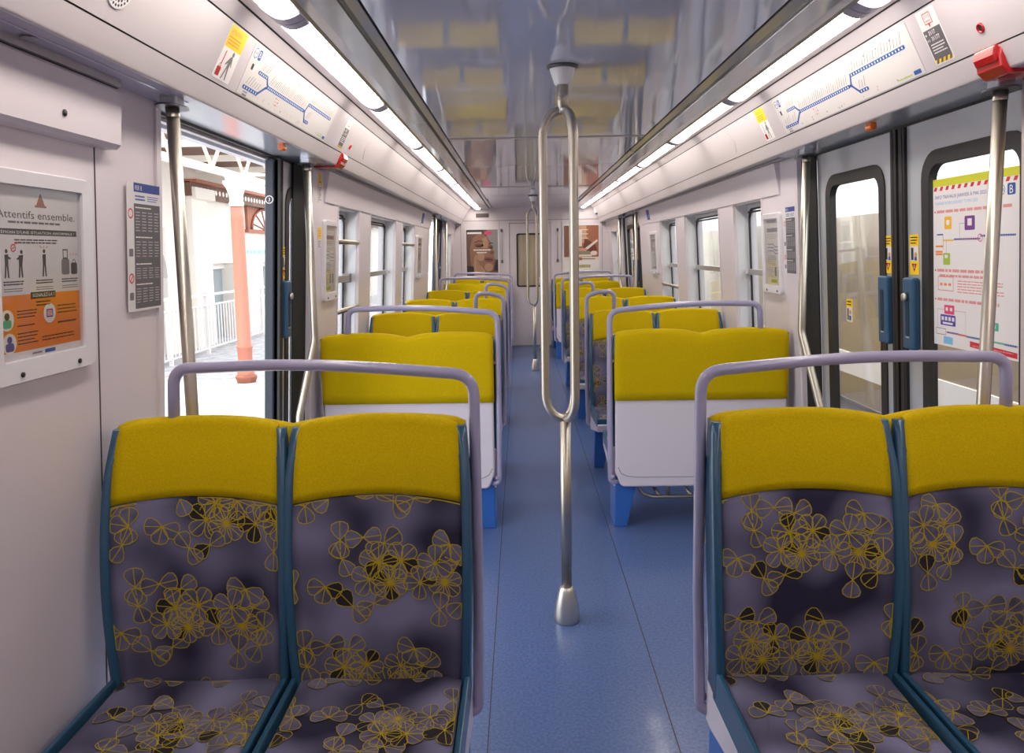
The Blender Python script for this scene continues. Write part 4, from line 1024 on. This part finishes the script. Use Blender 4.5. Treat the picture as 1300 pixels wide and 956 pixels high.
# ---- end wall posters, rods, vent, camera
def end_poster(x0,z0,W,H,label,draw,grp):
    r=empty('framed_poster',(x0,YF-.001,z0)); tag(r,label,'poster',grp)
    m=MB(); A=rrect(0,0,W,H,.03,6); Bq=rrect(.030,.028,W-.030,H-.028,.012,6); n=len(A)
    vs=[(p[0],0,p[1]) for p in A]+[(p[0],-.014,p[1]) for p in A]+[(p[0],-.014,p[1]) for p in Bq]+[(p[0],-.002,p[1]) for p in Bq]; fs=[]
    for k in range(3):
        for i in range(n): fs.append((k*n+i,k*n+(i+1)%n,(k+1)*n+(i+1)%n,(k+1)*n+i))
    m.add(vs,fs,WHITE); m.build('frame',r)
    st=Sheet((.030,-.002,.028),(1,0,0),(0,0,1),(0,-1,0)); draw(st,W-.06,H-.056); st.build('poster',r)
def face(st,W,H):
    c=lambda n,*k:mat(n,k,.5)
    bg=c('p_brown',112,84,70); sk=c('p_skin',150,108,84); sl=c('p_skin_light',182,140,110); sd=c('p_skin_shade',120,80,62); dk=c('p_dark',52,38,36); lip=c('p_lip',132,74,70); gr=c('p_greybg',150,146,146)
    st.base([(0,0),(W,0),(W,H),(0,H)],bg); X=lambda u:u*W; Y=lambda v:v*H
    st.rect(X(.66),Y(.35),W,H,gr,1); st.rect(0,Y(.92),X(.55),H,c('p_olive',70,64,54),1)
    st.poly([(X(.20),0),(X(.12),Y(.3)),(X(.10),Y(.6)),(X(.2),Y(.82)),(X(.42),Y(.92)),(X(.66),Y(.86)),(X(.78),Y(.72)),(X(.82),Y(.6)),(X(.90),Y(.50)),(X(.86),Y(.44)),(X(.90),Y(.36)),(X(.86),Y(.28)),(X(.84),Y(.16)),(X(.66),Y(.06)),(X(.55),0)],sk,2)
    st.poly([(X(.48),Y(.60)),(X(.50),Y(.82)),(X(.64),Y(.84)),(X(.70),Y(.70)),(X(.66),Y(.60))],sl,3)
    st.disc(X(.70),Y(.18),X(.14),sl,3,ry=Y(.09)); st.disc(X(.45),Y(.42),X(.12),sl,3,ry=Y(.10))
    for (x,y,w) in ((.40,.66,.15),(.78,.62,.07)):
        st.disc(X(x),Y(y),X(w),sd,3,ry=Y(.045)); st.disc(X(x),Y(y-.015),X(w*.75),dk,4,ry=Y(.014)); st.line((X(x-w),Y(y+.06)),(X(x),Y(y+.10)),.012,dk,3); st.line((X(x),Y(y+.10)),(X(x+w),Y(y+.075)),.012,dk,3)
    st.disc(X(.80),Y(.50),X(.06),sd,3,ry=Y(.03))
    st.disc(X(.70),Y(.365),X(.14),lip,3,ry=Y(.03)); st.disc(X(.72),Y(.325),X(.13),lip,3,ry=Y(.032)); st.line((X(.56),Y(.35)),(X(.85),Y(.345)),.006,dk,4)
    # hand against the cheek
    st.poly([(X(.24),0),(X(.22),Y(.22)),(X(.25),Y(.42)),(X(.31),Y(.46)),(X(.34),Y(.34)),(X(.44),Y(.22)),(X(.58),Y(.10)),(X(.58),0)],sl,5)
    for k in range(3): st.line((X(.29+.05*k),Y(.40-.06*k)),(X(.36+.06*k),Y(.06)),.005,sd,6)
    st.poly([(0,0),(X(.26),0),(X(.22),Y(.2)),(0,Y(.22))],dk,4); st.poly([(X(.86),Y(.1)),(W,Y(.1)),(W,Y(.35)),(X(.92),Y(.3))],dk,4)
    st.lines(X(.03),Y(.905),X(.50),Y(.955),1,PAPER,6,.8,3,False); st.disc(X(.70),Y(.93),X(.13),PINKF,6,ry=Y(.045)); st.disc(X(.72),Y(.93),X(.06),c('p_plum',190,90,130),7,ry=Y(.03))
    st.lines(X(.22),Y(.54),X(.78),Y(.58),1,PAPER,7,.7,4); st.lines(X(.32),Y(.485),X(.66),Y(.52),1,PAPER,7,.7,5); st.rect(0,Y(.05),W,Y(.062),sl,7)
def kitchen(st,W,H):
    c=lambda n,*k:mat(n,k,.5)
    b1=c('k_brown',168,104,74); b2=c('k_tan',206,160,128); b3=c('k_dark',112,62,44); w=c('k_cream',232,220,206); p=c('k_pink',216,150,136); o=c('k_olive',150,142,112)
    st.base([(0,0),(W,0),(W,H),(0,H)],PAPER); X=lambda u:u*W; Y=lambda v:v*H
    st.rect(0,Y(.24),W,H,b1,1); st.rect(X(.3),Y(.62),X(.65),H,b2,2); st.rect(X(.36),Y(.55),X(.52),Y(.9),w,3); st.rect(0,Y(.24),X(.16),H,c('k_shade',140,96,72),2)
    for k in range(3): st.rect(X(.30),Y(.72+.09*k),X(.70),Y(.735+.09*k),w,4)
    st.poly([(X(.60),Y(.72)),(X(.9),Y(.6)),(X(.95),Y(.46)),(X(.7),Y(.42)),(X(.55),Y(.5))],b3,3); st.poly([(X(.52),Y(.46)),(X(.95),Y(.70)),(X(.98),Y(.66)),(X(.6),Y(.43))],w,4)
    st.disc(X(.50),Y(.48),X(.18),p,5,ry=Y(.035)); st.rr(X(.34),Y(.36),X(.74),Y(.45),.01,o,5); st.rr(X(.30),Y(.33),X(.80),Y(.37),.008,w,6); st.disc(X(.86),Y(.40),X(.10),w,4,ry=Y(.05))
    st.rect(0,Y(.24),W,Y(.32),w,4); st.rr(X(.34),Y(.25),X(.52),Y(.31),.005,b1,5); st.rect(X(.52),Y(.27),W*.9,Y(.285),b3,5)
    st.lines(X(.34),Y(.08),X(.80),Y(.16),1,c('k_gold',170,160,90),1,.8,2)
end_poster(-1.085,1.148,.575,.80,'framed advertising poster of a resting face and hand, left of the end door',face,'end wall posters')
end_poster(.51,1.186,.625,.805,'framed advertising poster in brown kitchen tones, right of the end door',kitchen,'end wall posters')
for x,nm in ((-.475,'left'),(.437,'right')):
    r=empty('lock_rod',(x,YF-.001,1.395)); tag(r,'thin vertical locking rod on the end wall just %s of the door'%nm,'rod','locking rods by the end door')
    m=MB(); m.tube([(0,-.022,.0),(0,-.022,.52)],.007,TRIMG,10); m.build('rod',r)
    m=MB(); 
    for z in (.0,.50): m.box((-.016,-.03,z-.02),(.016,0,z+.03),DGREY)
    m.build('bracket',r,bevel=.004)
r=empty('air_vent',(-.784,YF-.001,2.15)); tag(r,'small dark rectangular air vent above the left end poster','vent')
m=MB(); m.box((-.105,-.008,-.033),(.105,0,.033),mat('vent_brown',(112,92,86),.6)); m.build('vent_frame',r)
for k in range(4):
    m=MB(); m.box((-.098,-.013,-.026+k*.015),(.098,-.006,-.018+k*.015),DGREY); m.build('slat',r)
r=empty('dome_camera',(1.07,12.42,2.13)); tag(r,'white dome surveillance camera in the upper right corner by the end wall','camera')
m=MB(); m.lathe([(0,0),(.03,-.0),(.052,.03),(.058,.05),(.05,.085),(0,.09)],WHITE); m.build('housing',r)
m=MB(); m.lathe([(0,0),(.022,0),(.020,-.012),(.010,-.022),(0,-.024)],DARK,(-.018,-.03,.018),'z'); m.build('lens',r)
# ---- lean of the body sides: walls, doors, windows and what is fixed on them widen towards the floor
LEAN=.055
LEANN=('wall_left','wall_right','window_','door_','notice_frame','map_frame','rules_sticker','sticker','works_notice','header_sticker')
def lean_tree(o,base):
    b=base+o.location
    if o.type=='MESH':
        for v in o.data.vertices:
            wx,wz=b.x+v.co.x,b.z+v.co.z
            v.co.x+=(1 if wx>0 else -1)*LEAN*(1.6-wz)
    for ch in o.children: lean_tree(ch,b)
for o in [q for q in COL.objects if q.parent is None]:
    n=o.name
    if n.startswith(LEANN) and not n.startswith(('door_pole','ceiling_signal')) and n not in ('door_1',): lean_tree(o,Vector((0,0,0)))
    if n.startswith('trim_') and 'doorway' in o.get('label',''): lean_tree(o,Vector((0,0,0)))
# ------------------------------------------------------------------ outside, left: the station platform
PLAT=noise_var(mat('platform_asphalt',(176,176,180),.8),(160,162,168),(200,200,204),6,5)
STONE=mat('pale_stone',(236,230,220),.8); STONE2=mat('pale_stone_darker',(214,208,198),.8)  # second stone is a slightly darker tone for coursing and arch
PINKP=mat('salmon_paint',(188,118,96),.5); PINKL=mat('pale_pink_iron',(226,196,184),.5); RUST=mat('rusty_iron',(150,92,70),.7); CREAM=mat('cream_paint',(240,234,222),.5)
BROWNW=noise_var(mat('brown_boards',(108,76,60),.7),(88,62,50),(126,92,74),3,3,stretch=(1,12,1))
ZP=-.15
m=MB(); m.box((-14,-8,-.5),(-1.62,60,ZP),PLAT); struct(m.build('platform'))
m=MB(); m.box((-1.62,-8,-1.2),(9,60,-1.1),mat('ballast',(120,114,108),.9)); struct(m.build('track_bed'))
r=empty('station_column',(-3.93,10.26,ZP)); tag(r,'salmon painted iron column with a cream capital on the platform outside the left doorway','column')
m=MB(); m.lathe([(.0,0),(.125,0),(.135,.03),(.15,.07),(.15,.085),(.11,.11),(0,.11)],RUST,seg=8,smooth=False); m.build('base',r)
m=MB(); m.lathe([(.11,.10),(.115,.14),(.098,.17),(.105,.22),(.092,.27),(.098,.46),(.106,.47),(.106,.49),(.092,.50),(.085,2.2),(.078,2.37),(0,2.37)],PINKP,seg=24); m.build('shaft',r)
m=MB(); m.lathe([(.085,2.36),(.10,2.40),(.085,2.43),(.09,2.50),(.12,2.60),(.155,2.65),(.16,2.69),(.12,2.70),(.13,2.74),(.17,2.77),(0,2.77)],CREAM,seg=24); m.build('capital',r)
r=empty('platform_railing',(-5.7,9.0,ZP)); tag(r,'white bar railing along the back of the platform outside the left doorway','railing')
m=MB(); L=12.0
for z in (.10,.86,1.04): m.tube([(0,0,z),(0,L,z)],.024 if z>1 else .018,PAPER,8)
m.build('handrail',r)
for k in range(9):
    m=MB(); m.box((-.03,k*1.45-.02,0),(.03,k*1.45+.02,1.08),PAPER); m.build('post',r)
m=MB()
for k in range(92): m.box((-.008,.06+k*.13,.10),(.008,.075+k*.13,.86),PAPER)
m.build('bars',r)
# station building behind the railing
r=empty('station_building',(-6.3,20,ZP)); tag(r,'pale stone station building behind the platform railing, seen through the left doorway','building')
def loc(mb,name,par=r,bev=0):
    o=mb.build(name,par,bevel=bev)
    for v in o.data.vertices: v.co.x+=6.3; v.co.y-=20; v.co.z-=ZP
    return o
m=MB()
ops=[(11.4,13.25,2.05),(15.25,16.35,1.42),(18.2,19.2,1.42),(21.5,22.6,1.42)]
e=[6.0]+[v for a in ops for v in a[:2]]+[34.0]
for i in range(0,len(e),2): m.box((-6.7,e[i],ZP),(-6.3,e[i+1],4.2),STONE)
for a,b,h in ops: m.box((-6.7,a,h),(-6.3,b,4.2),STONE)
# blocky coursing
for k in range(9): m.box((-6.302,13.9,ZP+.33*k),(-6.28,15.0,ZP+.33*k+.31),STONE2)
loc(m,'wall')
m=MB(); 
n=14; A=[(13.25-.925+.925*math.cos(PI*k/n),1.2+.85*math.sin(PI*k/n)) for k in range(n+1)]
for q in range(n):
    (y0,z0),(y1,z1)=A[q],A[q+1]; m.prism([(y0,z0),(y1,z1),(y1,2.07),(y0,2.07)],'x',-6.5,-6.29,STONE2)
loc(m,'arch')
GDOOR=mat('grey_green_door',(122,132,134),.5)
m=MB(); m.box((-6.62,11.4,ZP),(-6.58,13.25,2.05),GDOOR); 
for y in (11.9,12.4,12.9): m.box((-6.585,y-.02,ZP),(-6.57,y+.02,2.05),DGREY)
loc(m,'arch_door')
for a,b,h in ops[1:]:
    m=MB(); m.box((-6.60,a,ZP),(-6.56,b,h),mat('pane_grey',(150,160,166),.3)); m.box((-6.56,a+.08,ZP),(-6.54,a+.30,h-.1),DGREY); m.box((-6.56,a+.42,ZP),(-6.53,a+.5,h),PAPER); m.box((-6.57,a,h-.12),(-6.50,b,h),PAPER); m.box((-6.56,a+.55,ZP+.1),(-6.54,a+.62,h-.1),DGREY); loc(m,'door')
m=MB(); m.box((-6.3,14.05,2.62),(-6.05,14.95,2.82),STONE); m.box((-6.3,14.15,ZP),(-6.18,14.85,2.65),STONE); loc(m,'pilaster')
m=MB(); m.box((-6.3,14.0,2.66),(-6.12,34,2.92),BROWNW); m.box((-6.3,14.0,2.90),(-6.0,34,2.96),RUST)
for k in range(60): m.prism([(14.1+k*.18+.05*math.cos(2*PI*j/8),2.79+.05*math.sin(2*PI*j/8)) for j in range(8)],'x',-6.125,-6.115,CREAM)
loc(m,'valance')
# half-round fanlight
m=MB(); cy,cz,R=18.35,2.16,.95
m.box((-6.3,17.2,2.14),(-6.24,19.6,2.66),RUST); 
m.prism([(cy+R*.95*math.cos(PI*k/16),cz+.48*math.sin(PI*k/16)) for k in range(17)],'x',-6.25,-6.23,PAPER)
for k in range(6):
    a=PI*(k+.5)/6; m.tube([(-6.22,cy,cz),(-6.22,cy+R*math.cos(a),cz+.48*math.sin(a))],.02,RUST,6)
m.tube([(-6.22,cy+R*math.cos(PI*k/16),cz+.48*math.sin(PI*k/16)) for k in range(17)],.03,RUST,6)
m.box((-6.3,17.1,2.08),(-6.20,19.7,2.15),RUST)
loc(m,'fanlight')
st=Sheet((-6.3,17.1,1.60),(0,1,0),(0,0,1),(1,0,0)); st.lines(0,0,2.6,.10,1,SKYF,1,.9,3); o=st.build('name_board',r)
for v in o.data.vertices: v.co.x+=6.3; v.co.y-=20; v.co.z-=ZP
# canopy: lattice girder on the columns and boarded roof
r=empty('canopy_girder',(-3.93,10.26,2.58)); tag(r,'pale lattice girder of the platform canopy above the salmon column','girder')
m=MB(); m.box((-.05,-9,0),(.05,22,.07),CREAM); m.box((-.05,-9,.62),(.05,22,.70),CREAM); m.build('chord',r)
m=MB(); k=-9.0; fl_=0
while k<21.5:
    m.tube([(0,k,.05 if fl_ else .64),(0,k+.55,.64 if fl_ else .05)],.022,PINKL,6); fl_=1-fl_; k+=.55
m.build('lattice',r)
r=empty('canopy_roof',(-5,18,3.22)); tag(r,'brown boarded canopy roof over the platform outside the left doorway','canopy')
m=MB(); m.add([(.9,-7.0,-.02),(.9,-1.5,-.02),(-1.25,-1.5,.12),(-1.25,-7.0,.12),(.9,-7.0,.03),(.9,-1.5,.03),(-1.25,-1.5,.17),(-1.25,-7.0,.17)],[(0,1,2,3),(7,6,5,4),(0,4,5,1),(1,5,6,2),(2,6,7,3),(3,7,4,0)],BROWNW); m.build('boards',r)
m=MB()
for k in range(4): m.box((-1.25,-6.9+k*1.75,-.10),(.9,-6.84+k*1.75,.0),CREAM)
m.build('rafters',r)
# ------------------------------------------------------------------ outside, right: the train on the next track
INOX=mat('inox_body',(196,182,158),.28,.9)
def _inox():
    N,L,b=nodes(INOX); tc=N.new('ShaderNodeTexCoord'); mp=N.new('ShaderNodeMapping'); mp.inputs['Scale'].default_value=(1,2.5,.5)
    n=N.new('ShaderNodeTexNoise'); n.inputs['Scale'].default_value=2.2; n.inputs['Detail'].default_value=2
    L.new(tc.outputs['Object'],mp.inputs['Vector']); L.new(mp.outputs['Vector'],n.inputs['Vector'])
    bp=N.new('ShaderNodeBump'); bp.inputs['Strength'].default_value=.5; bp.inputs['Distance'].default_value=.02; L.new(n.outputs['Fac'],bp.inputs['Height']); L.new(bp.outputs['Normal'],b.inputs['Normal'])
_inox()
r=empty('train',(2.3,16,-1.0)); tag(r,'stainless train with a white waist stripe standing on the next track outside the right windows','train')
m=MB(); m.prism([(0,.35),(0,2.55),(.02,2.78),(2.7,2.78),(2.7,.35)],'y',-22,26,INOX); m.build('body',r)
m=MB(); m.box((-.012,-22,1.60),(.0,26,1.76),PAPER); m.build('stripe',r)
m=MB(); m.box((-.006,-22,1.0),(.01,26,1.38),mat('train_grey',(150,150,156),.4)); m.box((-.02,-22,1.38),(.0,26,1.41),DGREY); m.build('sill_band',r)
m=MB(); m.prism([(.02,2.78),(.10,3.05),(.5,3.2),(2.2,3.2),(2.6,3.05),(2.7,2.78)],'y',-22,26,mat('train_roof_white',(232,232,234),.4)); m.build('roof',r)
for y in (-4.4,2.6,9.6):
    m=MB(); m.prism([(y+a,2.02+b) for a,b in rrect(0,0,.95,.55,.10)],'x',-.008,.02,mat('train_window',(60,62,66),.08)); m.build('window',r)
m=MB(); m.box((.2,-22,.0),(2.5,26,.40),DARK); m.build('underframe',r)

# ------------------------------------------------------------------ sky, sun, camera
w=bpy.data.worlds.new('sky'); SC.world=w; w.use_nodes=True
bg=w.node_tree.nodes['Background']; bg.inputs['Color'].default_value=(.93,.96,1,1); bg.inputs['Strength'].default_value=SKY
sd=bpy.data.lights.new('sun','SUN'); sd.energy=SUN; sd.angle=.02; sd.color=(1,.95,.86); so=bpy.data.objects.new('sun',sd); COL.objects.link(so)
so.rotation_euler=Vector((.25,-.15,-.95)).to_track_quat('-Z','Y').to_euler()

f,pitch,yaw,roll=972.154,.116121,.012726,-.0162156
F=Vector((-math.sin(yaw)*math.cos(pitch),math.cos(yaw)*math.cos(pitch),-math.sin(pitch)))
R=Vector((math.cos(yaw),math.sin(yaw),0)); U=R.cross(F)
R,U=R*math.cos(roll)+U*math.sin(roll),-R*math.sin(roll)+U*math.cos(roll)
cd=bpy.data.cameras.new('camera'); co=bpy.data.objects.new('camera',cd); COL.objects.link(co)
M=Matrix((R,U,-F)).transposed().to_4x4(); M.translation=Vector((-.16406*1.55/1.46,0,1.55)); co.matrix_world=M
cd.sensor_fit='HORIZONTAL'; cd.sensor_width=36; cd.lens=f/1300*36; cd.shift_y=-44.5/1300; cd.clip_start=.02; cd.clip_end=300
SC.camera=co
vs=SC.view_settings; vs.view_transform='Standard'; vs.look='None'; vs.gamma=1; vs.use_curve_mapping=False; vs.exposure=EXPO
